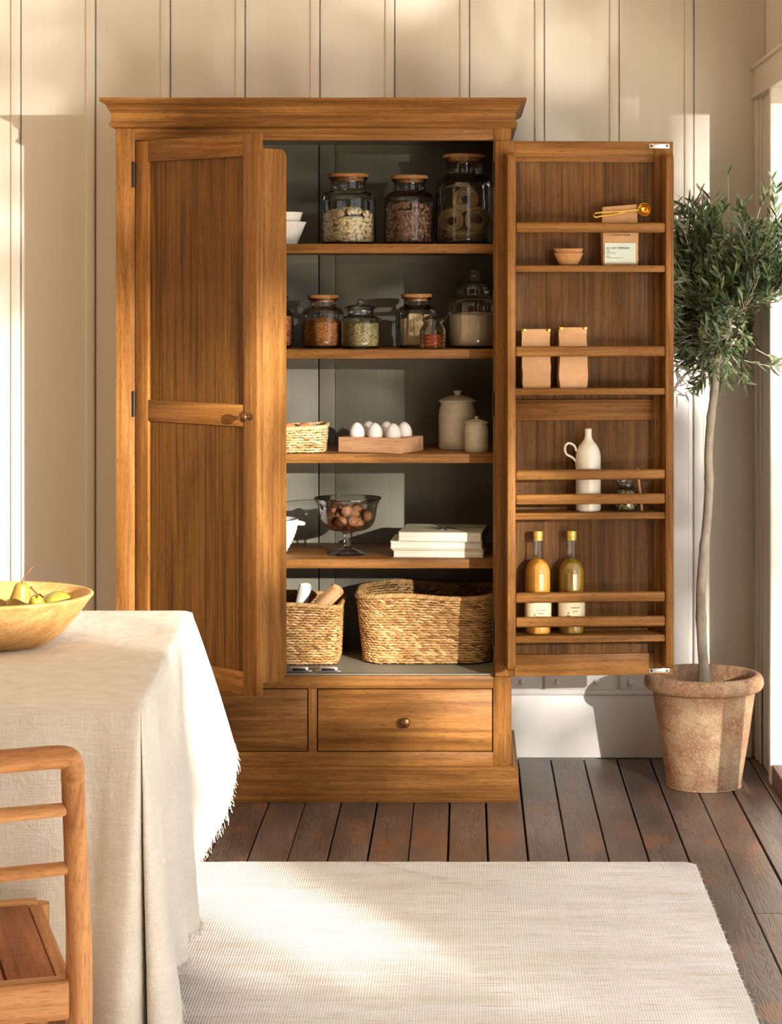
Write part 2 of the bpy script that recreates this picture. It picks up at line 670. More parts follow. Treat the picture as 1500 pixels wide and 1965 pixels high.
# ================================================================== the room
WALL_Y = 6.915
floor = struct(boxo('floor', (-3.1, 1.13, -1.1, WALL_Y + .1, -.08, -.022), 'dark_gap', None, 0))
PW = .1026
X0 = .160 - 20 * PW
rnd = random.Random(3)
pl_cache = {}
for i in range(-10, 31):
    xa = X0 + i * PW
    if xa > 1.15:
        break
    cuts = [-1.0, 1.0, rnd.uniform(2.6, 3.6), rnd.uniform(4.3, 5.6), WALL_Y - .02]
    if i in (20 + 5, 20 + 4):
        cuts = [-1.0, 1.0, 3.1 if i == 25 else 2.7, 5.19 if i == 25 else 3.9, WALL_Y - .02]
    w = PW - rnd.choice((.003, .0042, .0055))
    for a, b in zip(cuts[:-1], cuts[1:]):
        key = (round(w, 4), round(b - a, 3))
        me = MB().box(0, w, 0, b - a - .0015, -.024, 0).mesh('plank', M['floor'], True, .0016, 1)
        obj('plank', me, floor, (xa, a, rnd.uniform(-.0012, 0)))

wall = struct(boxo('wall_back', (-3.1, 1.13, WALL_Y + .012, WALL_Y + .10, -.03, 2.95), 'cream', None, 0))
GX = -1.3866
gs = .2326
bm_board = MB().box(0.0015, gs - .0015, 0, .014, 0, 2.9).mesh('wall_board', M['cream'], True, .0015, 1)
bm_batten = MB().box(-.030, -.0015, -.009, .002, 0, 2.9).mesh('batten', M['cream'], True, .005, 3)
i = -7
while GX + i * gs < .9:
    xa = GX + i * gs
    if xa + gs <= .92:
        obj('wall_board', bm_board, wall, (xa, WALL_Y, 0))
    else:
        boxo('wall_board', (xa + .0015, .93, WALL_Y, WALL_Y + .014, 0, 2.9), 'cream', wall, .0015, 1)
    obj('batten', bm_batten, wall, (xa, WALL_Y, 0))
    i += 1

bb = struct(boxo('baseboard_back', (-3.0, .885, WALL_Y - .018, WALL_Y + .012, 0, .196), 'white_paint', None, .004))
# boarded dado beside the cupboard
trim = struct(boxo('trim_1', (.0, .735, WALL_Y - .012, WALL_Y + .004, .196, 1.262), 'white_paint', None, .001))
gx = [(1039 - 895) * .001618, (1183 - 895) * .001618, (1326 - 895) * .001618]
edges = [0.0] + gx + [.735]
for k in range(len(edges) - 1):
    a, b = edges[k], edges[k + 1]
    a2 = a + (.0075 if k else 0)
    b2 = b - (.0075 if k < len(edges) - 2 else 0)
    boxo('dado_board', (a2, b2, WALL_Y - .026, WALL_Y - .011, .212, 1.262), 'white_paint', trim, .004, 3)
boxo('dado_foot', (.0, .735, WALL_Y - .024, WALL_Y - .011, .196, .214), 'white_paint', trim, .004, 3)
boxo('dado_cap', (.0, .742, WALL_Y - .045, WALL_Y + .003, 1.262, 1.302), 'white_paint', trim, .005, 3)
for px in (1002, 1070, 1144, 1209, 1282):
    x = (px - 895) * .001618
    boxo('peg', (x - .008, x + .008, WALL_Y - .038, WALL_Y - .022, .230, .247), 'white_paint', trim, .005, 3)

# right hand wall: post and casing of the tall glazed opening, daylight comes in here
wr = struct(boxo('wall_right', (.93, 1.13, 6.52, WALL_Y + .1, 0, 2.95), 'cream', None, .002))
boxo('head_wall', (.93, 1.13, 5.75, 6.52, 2.05, 2.95), 'cream', wr, .002)
tr2 = struct(boxo('trim_2', (.906, .932, 6.535, 6.885, .0, 2.05), 'cream', None, .004))
boxo('casing_bead', (.893, .910, 6.858, 6.914, 0, 2.05), 'cream', tr2, .006, 3)
boxo('casing_bead', (.898, .910, 6.80, 6.822, 0, 2.05), 'cream', tr2, .004, 3)
boxo('casing_bead', (.890, .934, 6.52, 6.556, 0, 2.05), 'cream', tr2, .006, 3)
boxo('casing_plinth', (.900, .912, 6.80, 6.88, 0, .24), 'cream', tr2, .003, 2)
tr3 = struct(boxo('trim_3', (.890, .932, 5.75, 6.912, 2.05, 2.14), 'cream', None, .004))
boxo('head_bead', (.882, .934, 5.75, 6.914, 2.135, 2.15), 'cream', tr3, .005, 3)
boxo('head_bead', (.884, .934, 5.75, 6.914, 2.045, 2.06), 'cream', tr3, .005, 3)
for y in (6.80, 6.70, 6.60, 6.48, 6.36, 6.24, 6.12, 6.0, 5.88):
    boxo('wall_board', (.915, .932, y - .098, y, 2.152, 2.95), 'cream', wr, .002, 1)
wn = struct(boxo('window_1', (1.0, 1.045, 6.47, 6.52, .07, 2.05), 'cream', None, .004))
boxo('window_head', (1.0, 1.045, 5.75, 6.47, 2.0, 2.05), 'cream', wn, .004)
boxo('glazing_stop', (.985, 1.0, 6.49, 6.52, .07, 2.05), 'cream', wn, .004)
boxo('sill', (.895, 1.10, .62, 6.515, 0, .062), 'threshold', wn, .004)
boxo('window_post', (.985, 1.045, 5.72, 5.78, .062, 2.6), 'cream', wn, .004)
boxo('window_post', (.985, 1.045, .62, .70, .062, 2.6), 'cream', wn, .004)
boxo('window_head', (.985, 1.045, .70, 5.72, 2.54, 2.6), 'cream', wn, .004)

struct(boxo('wall_left', (-3.1, -3.0, -1.1, WALL_Y + .1, 0, 2.95), 'dark_plaster', None, 0))
struct(boxo('wall_front', (-3.1, 1.13, -1.1, -1.0, 0, 2.95), 'dark_plaster', None, 0))
struct(boxo('ceiling', (-3.1, 1.13, -1.1, WALL_Y + .1, 2.95, 3.05), 'cream', None, 0))
boxo('pier', (.93, 1.13, -1.1, .6, -.06, 2.95), 'cream', wr, 0)
struct(boxo('trim_4', (.93, 1.13, .6, 5.75, 2.6, 2.95), 'cream', None, 0))

struct(boxo('terrace', (1.13, 7.0, -4, 9, -.12, -.05), 'terracotta_slab', None, 0))

# ================================================================== cupboard
YB = 6.32
XL, XR = -.997, .128
IL, IR = -.943, .0755          # door opening
cab = thing('larder_cupboard', 'tall brown wooden larder cupboard with both doors open and two drawers', 'cupboard', (0, 0, 0))
ZT, ZB = 1.879, .356           # opening top, bottom
BK = 6.885


def cb(name, ext, mat, bevel=.0015):
    return boxo(name, ext, mat, cab, bevel)


cb('side_panel', (XL, XL + .022, YB + .022, BK, .0, 1.93), 'wood_z')
cb('side_panel', (XR - .022, XR, YB + .022, BK, .0, 1.93), 'wood_z')
cb('face_stile', (XL, IL, YB, YB + .024, .095, 1.925), 'wood_z')
cb('face_stile', (IR, XR, YB, YB + .024, .095, 1.925), 'wood_z')
cb('face_rail', (IL, IR, YB, YB + .024, ZT, 1.925), 'wood_x')
cb('face_rail', (IL, IR, YB, YB + .024, .320, ZB), 'wood_x')
cb('face_rail', (IL, IR, YB, YB + .024, .095, .1395), 'wood_x')
DXA, DXB = -.4502, -.4255
cb('drawer_divider', (DXA, DXB, YB, YB + .024, .1395, .320), 'wood_z')
cb('top_board', (XL + .01, XR - .01, YB + .02, BK, 1.905, 1.93), 'wood_x')
lin_floor = cb('cupboard_floor', (XL + .022, XR - .022, YB + .024, BK - .02, .325, .3575), 'grey_paint')
cb('cupboard_floor_lip', (IL, IR, YB + .006, YB + .026, .3565, .3605), 'grey_paint', .001)
cb('lining', (XL + .022, XL + .026, YB + .026, BK - .02, .3575, 1.905), 'grey_paint', 0)
cb('lining', (XR - .026, XR - .022, YB + .026, BK - .02, .3575, 1.905), 'grey_paint', 0)
cb('lining', (XL + .026, XR - .026, YB + .026, BK - .02, 1.899, 1.905), 'grey_paint', 0)
back = cb('back_panel', (XL + .02, XR - .02, 6.842, BK, .33, 1.93), 'dark_gap', 0)
YK = 6.834
# boards of the back: left field, centre stile, right field, rails behind the shelves
xa, xb_ = P(612, 0, YK).x, P(643, 0, YK).x
boxo('back_board', (XL + .03, xa - .0022, YK, YK + .012, .358, 1.9), 'grey_paint', back, .001)
boxo('back_board', (xa + .0012, xb_ - .0006, YK, YK + .012, .358, 1.9), 'grey_paint', back, .001)
boxo('back_board', (xb_ + .0006, XR - .03, YK + .002, YK + .012, .358, 1.9), 'grey_paint', back, .001)
for z in (1.535, 1.2275):
    boxo('back_rail', (xb_ + .001, XR - .03, YK - .0012, YK + .003, z, z + .05), 'grey_paint', back, .001)
    boxo('back_rail', (XL + .03, xa - .002, YK - .0025, YK + .003, z, z + .05), 'grey_paint', back, .001)
# shelves
SY0, SY1 = 6.42, YK - .004
SH = [1.5867, 1.2815, .980, .676]
for z in SH:
    cb('shelf', (XL + .027, XR - .027, SY0, SY1, z - .027, z), 'wood_x', .002)

# cornice: moulded front and sides
prof = [(0, 1.912), (.008, 1.914), (.015, 1.918), (.017, 1.924), (.015, 1.929), (.012, 1.931), (.012, 1.957), (.016, 1.958), (.016, 1.962),
        (.019, 1.964), (.020, 1.968), (.022, 1.974), (.026, 1.979), (.032, 1.982), (.036, 1.984), (.036, 1.987), (.041, 1.988), (.041, 1.997), (-.02, 1.997)]
path = [((XL, BK), (-1, 0)), ((XL, YB), (-1, -1)), ((XR, YB), (1, -1)), ((XR, BK), (1, 0))]


def mitre(prof, name, mats):
    m1 = MB().sweep(prof, path[1:3]).mesh(name, M[mats[0]], True, 0, angle=25)
    obj(name, m1, cab)
    for seg in (path[0:2], path[2:4]):
        obj(name + '_return', MB().sweep(prof, seg).mesh(name, M[mats[1]], True, 0, angle=25), cab)


mitre(prof, 'cornice', ('wood_x', 'wood_y'))
cb('cornice_top', (XL - .02, XR + .02, YB - .02, BK, 1.990, 1.9965), 'wood_x', 0)
pp = [(0, .1005), (.005, .1005), (.009, .098), (.011, .093), (.013, .090), (.0165, .089), (.0195, .085), (.0195, .0), (-.01, 0)]
mitre(pp, 'plinth', ('wood_x', 'wood_y'))

# drawers
for a, b in ((IL, DXA), (DXB, IR)):
    d = obj('drawer', MB().box(a + .003, b - .003, YB - .0005, YB + .02, .1425, .317).mesh('drawer_front', M['wood_x'], True, .0015), cab)
    cx, cz = (a + b) / 2, .2265
    kp = [(.0, -.0), (.007, 0), (.007, .006), (.0055, .010), (.006, .013), (.011, .0155), (.0145, .020), (.0145, .023), (.012, .027), (.006, .029), (.0, .0295)]
    me = MB().lathe(kp, 24).mesh('knob', M['bronze'], True)
    obj('knob', me, d, (cx, YB - .0005, cz), (math.radians(90), 0, 0))

# magnetic catches
for pxs, z, sgn in (((580, 637), 1.8985, -1), ((574, 630), .3605, 1)):
    for px in pxs:
        x = (px - 895) * 6.37 / F
        c = obj('catch', MB().box(x - .026, x + .026, 6.362, 6.386, min(z, z + sgn * .013), max(z, z + sgn * .013)).mesh('catch', M['steel'], True, .002), cab)
        boxo('catch_magnet', (x - .019, x + .019, 6.3605, 6.364, z + sgn * .003 if sgn > 0 else z - .010, z + sgn * .010 if sgn > 0 else z - .003), 'iron', c, .0005)
        boxo('catch_tab', (x - .036, x + .036, 6.366, 6.38, z if sgn > 0 else z - .002, z + .002 if sgn > 0 else z), 'steel', c, .0005)

DW = .508
DZ0, DZ1 = ZB + .002, ZT - .003
TH = .024


def make_door(name, pivot, rz, s, knob, racks):
    """local x from hinge to free edge; inner side is y = s*..."""
    def Y(a, b):
        return (min(s * a, s * b), max(s * a, s * b))
    y0, y1 = Y(.009, .015)
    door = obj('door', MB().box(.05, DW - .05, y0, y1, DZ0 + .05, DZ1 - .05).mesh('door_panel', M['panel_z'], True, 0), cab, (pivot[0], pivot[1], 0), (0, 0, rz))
    ya, yb = Y(0, TH)
    for xa, xb in ((0, .055), (DW - .055, DW)):
        boxo('stile', (xa, xb, ya, yb, DZ0, DZ1), 'wood_z', door, .002)
    for za, zb in ((DZ0, DZ0 + .062), (1.083, 1.143), (DZ1 - .06, DZ1)):
        boxo('rail', (.055, DW - .055, ya + .0005, yb - .0005, za, zb), 'wood_x', door, .002)
    # rack sides with rounded corners
    D = .100
    RZ0, RZ1 = .389, 1.838
    for xa in (.026, DW - .014 - .023):
        m = MB()
        R = .022
        o = []
        for (cy, cz, a0) in ((TH + D - R, RZ1 - R, 90), (TH + D - R, RZ0 + R, 0)):
            for k in range(7):
                a = math.radians(a0 - 15 * k)
                o.append((cy + R * math.cos(a), cz + R * math.sin(a)))
        o = [(TH - .001, RZ1)] + o + [(TH - .001, RZ0)]
        n = len(o)
        vs = [(xa, s * p, z) for p, z in o] + [(xa + .023, s * p, z) for p, z in o]
        fs = [tuple(range(n)), tuple(range(2 * n - 1, n - 1, -1))] + [(i, (i + 1) % n, n + (i + 1) % n, n + i) for i in range(n)]
        m.add(vs, fs)
        obj('rack_side', m.mesh('rack_side', M['wood_z'], True, .0025), door)
    xa, xb = .049, DW - .037
    for z in racks['shelf']:
        yy = Y(.013, TH + D - .008)
        boxo('rack_shelf', (xa, xb, yy[0], yy[1], z - .0185, z), 'wood_x', door, .002)
    for z in racks['rail']:
        yy = Y(TH + D - .022, TH + D - .003)
        boxo('rack_rail', (xa, xb, yy[0], yy[1], z - .0285, z), 'wood_x', door, .006, 4)
    # catch plates on the inner face
    for z in (DZ1 - .013, DZ0 + .012):
        yy = Y(TH, TH + .002)
        pm = MB().box(DW - .069, DW - .011, yy[0], yy[1], z - .0065, z + .0065)
        for sx in (DW - .062, DW - .018):
            pm.ball((sx, s * (TH + .002), z), (.0034, .0006, .0034), 10, 6)
        pmesh = pm.mesh('catch_plate', M['steel'], True, .0009)
        pmesh.materials.append(M['screw'])
        for pf in pmesh.polygons:
            c_ = pf.center
            if min(abs(c_.x - DW + .062), abs(c_.x - DW + .018)) < .0036 and abs(c_.z - z) < .0036 and abs(c_.y) > TH + .0021 and len(pf.vertices) <= 4 and pf.area < 2e-5:
                pf.material_index = 1
        p = obj('catch_plate', pmesh, door)
    if knob:
        kp = [(.010, 0), (.010, .002), (.0055, .004), (.005, .016), (.007, .019), (.012, .022), (.0145, .026), (.013, .030), (.007, .0325), (0, .033)]
        obj('knob', MB().lathe(kp, 24).mesh('knob', M['bronze'], True), door, (DW - .027, 0, 1.112), (math.radians(90 * s), 0, 0))
    for z in (1.782, 1.13, .48):
        m = MB()
        for q in range(5):
            m.tube([(-.002, -s * .004, z - .037 + q * .0148), (-.002, -s * .004, z - .037 + q * .0148 + .0138)], .0048, 10)
        obj('hinge', m.mesh('hinge', M['iron'], True), door)
    return door


RK = {'shelf': [1.5225, 1.178, .830, .486], 'rail': [1.6425, 1.2962, .951, .8825, .608, .5395]}
ANG_L = math.radians(-42)
ANG_R = math.radians(4.0)
PIV_L = (IL + .001, YB)
PIV_R = (IR + .004, YB - .002)
make_door('left', PIV_L, ANG_L, 1, True, RK)
make_door('right', PIV_R, ANG_R, -1, False, RK)


def on_rack(u, v):
    """u along the right door, v out from its inner face -> world xy"""
    a = ANG_R
    w = -(TH + v)
    return (PIV_R[0] + u * math.cos(a) - w * math.sin(a), PIV_R[1] + u * math.sin(a) + w * math.cos(a))


def ru(px, v=.05):
    Yv = 6.25
    return (px - 895) * Yv / F - PIV_R[0] - (TH + v) * math.sin(ANG_R)


# ================================================================== jars and crockery
def smooth_prof(pts, per=5):
    c = catmull([(r, 0, z) for r, z in pts], per)
    return [(max(0, p.x), p.z) for p in c]


def glass_jar(name, label, x, y, z, r, h, lid, flute_n=0, group=None):
    j = thing(name, label, 'jar', (x, y, z), 0, group)
    hb = h * (.93 if lid == 'wood' else .80)
    nr = r * (.62 if lid == 'wood' else .66)
    pr = smooth_prof([(0, .003), (r * .7, .002), (r * .93, .003), (r, .014), (r, hb * .3), (r, hb * .62), (r * .985, hb * .70), (r * .9, hb * .775), (nr * 1.06, hb * .835),
                      (nr, hb * .86), (nr, hb * .96), (nr * 1.10, hb * .985), (nr * 1.13, hb), (nr * 1.0, hb * 1.0)], 4)
    fl = None
    if flute_n:
        def fl(a, zz):
            k = 1.0 if .02 < zz < hb * .72 else 0.0
            return 1 + k * .022 * abs(math.sin(a * flute_n / 2))
    obj('glass_body', MB().lathe(pr, 96 if flute_n else 48, flute=fl).mesh('glass_body', M['glass'], True, angle=60), j)
    # thick glass foot
    obj('glass_foot', MB().lathe([(0, 0), (r * .92, 0), (r * .97, .004), (r * .93, .007), (0, .0055)], 40).mesh('glass_foot', M['glass'], True), j)
    if lid == 'wood':
        lr = r * .735
        t0 = h - .0105
        L = obj('lid', MB().lathe([(0, t0), (lr * .97, t0), (lr, t0 + .0025), (lr, t0 + .008), (lr * .97, t0 + .0105), (0, t0 + .0105)], 40).mesh('lid', M['lid_wood'], True), j)
        obj('lid_plug', MB().lathe([(nr * .92, t0 - .011), (nr * .94, t0), (0, t0), (0, t0 - .011), (nr * .92, t0 - .011)], 32).mesh('lid_plug', M['lid_wood'], True), L)
        obj('seal_ring', MB().lathe([(nr * 1.05, t0 - .005), (nr * 1.16, t0 - .0045), (nr * 1.16, t0), (nr * 1.0, t0)], 32).mesh('seal_ring', M['glass'], True), L)
    else:
        kr = (h - hb) * .42
        L = obj('lid', MB().lathe(smooth_prof([(nr * .9, hb - .012), (nr * .92, hb), (nr * 1.22, hb + .001), (nr * 1.24, hb + .004), (nr * .9, hb + .010), (nr * .3, hb + .014), (kr * .45, hb + .017)], 3), 40).mesh('lid', M['glass'], True, angle=60), j)
        obj('lid_knob', MB().ball((0, 0, h - kr), kr, 20, 14).mesh('lid_knob', M['glass'], True), L)
    return j


def filling(name, label, cat, x, y, z, r, h, mat, dome=.0, seed=0):
    rr = random.Random(seed)
    pr = [(0, .008), (r * .9, .008), (r * .95, .014), (r * .95, h * .5), (r * .95, h - dome * .6)]
    for k in range(1, 8):
        q = k / 7
        pr.append((r * .95 * (1 - q), h - dome * .6 + dome * (1 - (1 - q) ** 2) * .9))
    o = obj(name, MB().lathe(pr, 40, flute=lambda a, zz: 1).mesh(name, M[mat], True), None, (x, y, z))
    return tag(o, label, cat, None, 'stuff')


YJ = 6.56
Z1 = SH[0] + .0004
kj = YJ / F
glass_jar('storage_jar', 'glass jar of pale butter beans with wooden lid on the top shelf', (668 - 895) * kj, YJ, Z1, .0815, .209, 'wood')
glass_jar('storage_jar', 'glass jar of brown pasta shells with wooden lid on the top shelf', (785.3 - 895) * kj, YJ, Z1, .0745, .204, 'wood')
glass_jar('storage_jar', 'tallest glass jar, holding noodle nests, with wooden lid', -.006, YJ, Z1, .0865, .266, 'wood')
Z2 = SH[1] + .0004
glass_jar('storage_jar', 'fluted glass jar half hidden behind the left door rack', (522 - 895) * kj, YJ, Z2, .062, .182, 'glass', 24)
glass_jar('storage_jar', 'glass jar of reddish brown grain with wooden lid', (619 - 895) * kj, YJ + .01, Z2, .0625, .157, 'wood')
glass_jar('storage_jar', 'small glass jar of oat coloured grain with glass knob lid', (692 - 895) * 6.52 / F, 6.52, Z2, .0575, .146, 'glass')
glass_jar('storage_jar', 'glass jar of flat pasta sheets with wooden lid behind the honey pot', (799 - 895) * 6.61 / F, 6.61, Z2, .0625, .160, 'wood')
glass_jar('storage_jar', 'large fluted glass jar of flour with glass ball lid', .0215, 6.58, Z2, .0765, .232, 'glass', 26)

# beans
rr = random.Random(5)
def pile(name, label, cat, x, y, z, r, h, mat, kind, size, n_ring, seed):
    rr = random.Random(seed)
    m = MB()
    m.lathe([(0, .01), (r * .76, .01), (r * .76, h * .88), (0, h * .90)], 20)
    m.tone = []
    step = size * (.62 if kind == 'bean' else .8)
    zz = .012
    while zz < h:
        n = n_ring
        off = rr.random()
        for k in range(n):
            a = 2 * math.pi * (k + off + rr.uniform(-.25, .25)) / n
            rad = r * .95 - size * .38
            top = h + .012 * math.sin(a * 2 + seed)
            if zz > top:
                continue
            c = (rad * math.cos(a), rad * math.sin(a), zz + rr.uniform(-.3, .3) * step)
            put(m, c, kind, size, rr, a)
        zz += step
    for k in range(n_ring * 3):
        a = rr.uniform(0, 6.283)
        q = math.sqrt(rr.random()) * r * .86
        put(m, (q * math.cos(a), q * math.sin(a), h * .93 + (1 - q / r) * .018 + rr.uniform(0, .006)), kind, size, rr, a)
    lim = r * .95
    for i_, (vx, vy, vz) in enumerate(m.v):         # nothing sinks into the thick foot or the jar wall
        q = math.hypot(vx, vy)
        k_ = lim / q if q > lim else 1.0
        m.v[i_] = (vx * k_, vy * k_, max(vz, .0076 + .0004 * math.sin(vx * 900)))
    o = obj(name, m.mesh(name, M[mat], True), None, (x, y, z))
    return tag(o, label, cat, None, 'stuff')


def put(m, c, kind, size, rr, a):
    rot = Euler((rr.uniform(-.9, .9), rr.uniform(-.9, .9), a + math.pi / 2 + rr.uniform(-.4, .4))).to_matrix()
    if kind == 'bean':
        s_ = size * rr.uniform(.85, 1.15)
        rot = Matrix.Rotation(a, 3, 'Z') @ Matrix.Rotation(rr.gauss(0, .9), 3, 'X') @ Matrix.Rotation(rr.uniform(-.5, .5), 3, 'Y')
        m.ball(c, (s_ * .24, s_ * .5, s_ * .33), 8, 6, rot)
    else:
        s_ = size * rr.uniform(.85, 1.1)
        rot = Euler((rr.uniform(0, 6), rr.uniform(0, 6), rr.uniform(0, 6))).to_matrix()
        vs, fs = [], []
        nu, nv = 6, 5
        for i in range(nu + 1):
            u = i / nu
            w = math.sin(math.pi * u) ** .7
            for k in range(nv + 1):
                b = math.radians(-125 + 250 * k / nv)
                p = Vector(((u - .5) * s_, w * s_ * .36 * math.sin(b), -w * s_ * .36 * math.cos(b)))
                vs.append(rot @ p + Vector(c))
        for i in range(nu):
            for k in range(nv):
                q = i * (nv + 1) + k
                fs.append((q, q + 1, q + nv + 2, q + nv + 1))
        m.add(vs, fs)


pile('butter_beans', 'pale butter beans filling the lower half of a jar', 'beans', (668 - 895) * kj, YJ, Z1, .0815, .092, 'bean', 'bean', .0195, 34, 1)
pile('pasta_shells', 'brown wholewheat pasta shells heaped in a jar', 'pasta', (785.3 - 895) * kj, YJ, Z1, .0745, .112, 'shell', 'shell', .016, 34, 2)
filling('red_grain', 'reddish brown grain mounded in a jar', 'grain', (619 - 895) * kj, YJ + .01, Z2, .0615, .086, 'lentil', .018)
filling('pale_grain', 'oat coloured grain filling a small jar', 'grain', (692 - 895) * 6.52 / F, 6.52, Z2, .0565, .076, 'quinoa', .004)
filling('flour', 'beige flour two thirds up a fluted jar', 'flour', .0215, 6.58, Z2, .0755, .104, 'flour', .010)
filling('dried_fruit', 'orange brown dried fruit in the half hidden fluted jar', 'dried fruit', (522 - 895) * kj, YJ, Z2, .061, .10, 'dried', .01)

# noodle nests
def nest(center, R, rot, seed, tail=True):
    rr = random.Random(seed)
    m = MB()
    for k in range(38):
        ox, oy = rr.uniform(-.003, .003), rr.uniform(-.003, .003)
        ra = R * rr.uniform(.48, 1.0) - math.hypot(ox, oy)
        zo = rr.uniform(-.012, .012)
        ph = rr.uniform(0, 6.28)
        tilt = rr.uniform(-.12, .12)
        el = rr.uniform(.88, 1.0)
        pts = []
        nseg = 22
        for i in range(nseg):
            a = ph + 2 * math.pi * i / nseg
            pts.append((ox + ra * math.cos(a), oy + el * ra * math.sin(a), zo + tilt * ra * math.sin(a + ph)))
        m.tube(pts, .0010, 4, closed=True)
    if tail:
        for k in range(14):
            ra = R * rr.uniform(.7, 1.0)
            pts = []
            for i in range(9):
                u = i / 8
                a = .3 + u * 1.7
                rad = ra * (1 + .45 * u * u)
                pts.append((rad * math.cos(a) - .006 * u, rad * math.sin(a), rr.uniform(-.002, .002) + .008 * math.sin(k) * u))
            m.tube(pts, .00105, 4)
    o = obj('noodle_nest', m.mesh('noodle_nest', M['noodle'], True), None, center, rot)
    return tag(o, 'coiled nest of thin brown noodles in the tallest jar', 'noodles', 'noodle nests in the tallest jar')


nx = -.006
H_ = math.radians(90)
nest((nx, YJ, Z1 + .0262), .068, (.0, .0, .5), 4, False)
nest((nx - .0385, YJ - .016, Z1 + .0720), .0385, (H_, .0, .16), 1, False)
nest((nx + .0385, YJ - .016, Z1 + .0730), .0385, (H_, .0, -.14), 2, False)
nest((nx, YJ + .040, Z1 + .0770), .0420, (H_, .0, .05), 5, False)
nest((nx + .001, YJ - .012, Z1 + .1315), .0400, (H_, .0, .1), 3)

# pasta sheets
lx, ly = (799 - 895) * 6.61 / F, 6.61
sheet = None
for k, (dx, dy, rz, tilt, hh) in enumerate([(-.027, -.020, .5, -.10, .078), (-.012, -.034, .15, .04, .092), (.010, -.036, -.1, -.05, .088), (.028, -.026, -.45, .1, .09),
                                            (-.02, .0, .3, .1, .088), (.012, .0, 1.2, -.06, .09), (.0, .02, .1, .05, .086), (-.036, .006, 1.2, .06, .07)]):
    m = MB()
    nu = 8
    vs, fs = [], []
    w = .028
    for i in range(nu + 1):
        for j in range(2):
            for q in (0, .0012):
                vs.append(((j - .5) * w, q + .004 * math.sin(i / nu * 3.0 + k), i / nu * hh))
    for i in range(nu):
        a, b = i * 4, i * 4 + 4
        for e in ((0, 2), (2, 3), (3, 1), (1, 0)):
            fs.append((a + e[0], a + e[1], b + e[1], b + e[0]))
    fs += [(0, 1, 3, 2), (nu * 4, nu * 4 + 2, nu * 4 + 3, nu * 4 + 1)]
    m.add(vs, fs)
    tag(obj('pasta_sheet', m.mesh('pasta_sheet', M['lasagne'], True), None, (lx + dx, ly + dy, Z2 + .009), (0, tilt, rz)),
        'flat pale pasta sheet standing upright in a jar', 'pasta', 'pasta sheets in a jar')

# honey pot
hx, hy = (830 - 895) * 6.49 / F, 6.49
hp = thing('honey_pot', 'small beehive shaped glass honey pot with glass knob lid', 'honey pot', (hx, hy, Z2))
def hive(z):
    return .040 - .0022 * abs(math.sin(z * math.pi / .0105))
pr = [(0, .002), (.036, .002)] + [(hive(.003 + .0525 * i / 40) if i < 40 else .038, .003 + .0525 * i / 40) for i in range(41)]
pr += [(.035, .062), (.030, .069), (.0275, .073), (.0285, .078), (.030, .080)]
obj('glass_body', MB().lathe(pr, 40).mesh('glass_body', M['glass'], True, angle=70), hp)
obj('honey', MB().lathe([(0, .004)] + [(hive(.003 + .0525 * i / 40) * .955, .003 + .0525 * i / 40) for i in range(2, 31)] + [(0, .0425)], 36).mesh('honey', M['honey'], True, angle=70), hp)
L = obj('lid', MB().lathe(smooth_prof([(.032, .080), (.031, .084), (.026, .090), (.016, .096), (.006, .099)], 4), 32).mesh('lid', M['glass'], True), hp)
obj('lid_knob', MB().ball((0, 0, .108), .0095, 16, 12).mesh('lid_knob', M['glass'], True), L)
dp = obj('honey_dipper', MB().tube([(hx - .012, hy, Z2 + .022), (hx + .018, hy - .005, Z2 + .063), (hx + .048, hy - .010, Z2 + .104)], .0026, 10).ball((hx + .049, hy - .010, Z2 + .1055), .0045, 12, 8).mesh('honey_dipper', M['glass'], True))
tag(dp, 'thin glass honey dipper leaning out of the honey pot', 'dipper')

# stacked fluted porcelain bowls
bx, by = (537 - 895) * 6.53 / F, 6.53
def bowl_mesh(name, r0, r1, h, th, mat, n=40, amp=.018):
    fl = lambda a, zz: 1 + amp * math.sin(a * n) * min(1, zz / h)
    pr = [(0, .0), (r0 * .98, 0), (r0, .003), (r0 + (r1 - r0) * .5, h * .5), (r1, h), (r1 - th, h), (r0 + (r1 - r0) * .45 - th, h * .45), (r0 - th, th), (0, th)]
    return MB().lathe(pr, 160, flute=fl).mesh(name, M[mat], True, angle=50)
tag(obj('bowl', bowl_mesh('bowl', .051, .076, .066, .003, 'porcelain'), None, (bx, by, Z1)), 'white fluted porcelain bowl standing on the top shelf', 'bowl', 'stacked white bowls')
tag(obj('bowl', bowl_mesh('bowl', .049, .0655, .058, .003, 'porcelain'), None, (bx, by, Z1 + .036)), 'white fluted porcelain bowl nested in the bowl below it', 'bowl', 'stacked white bowls')

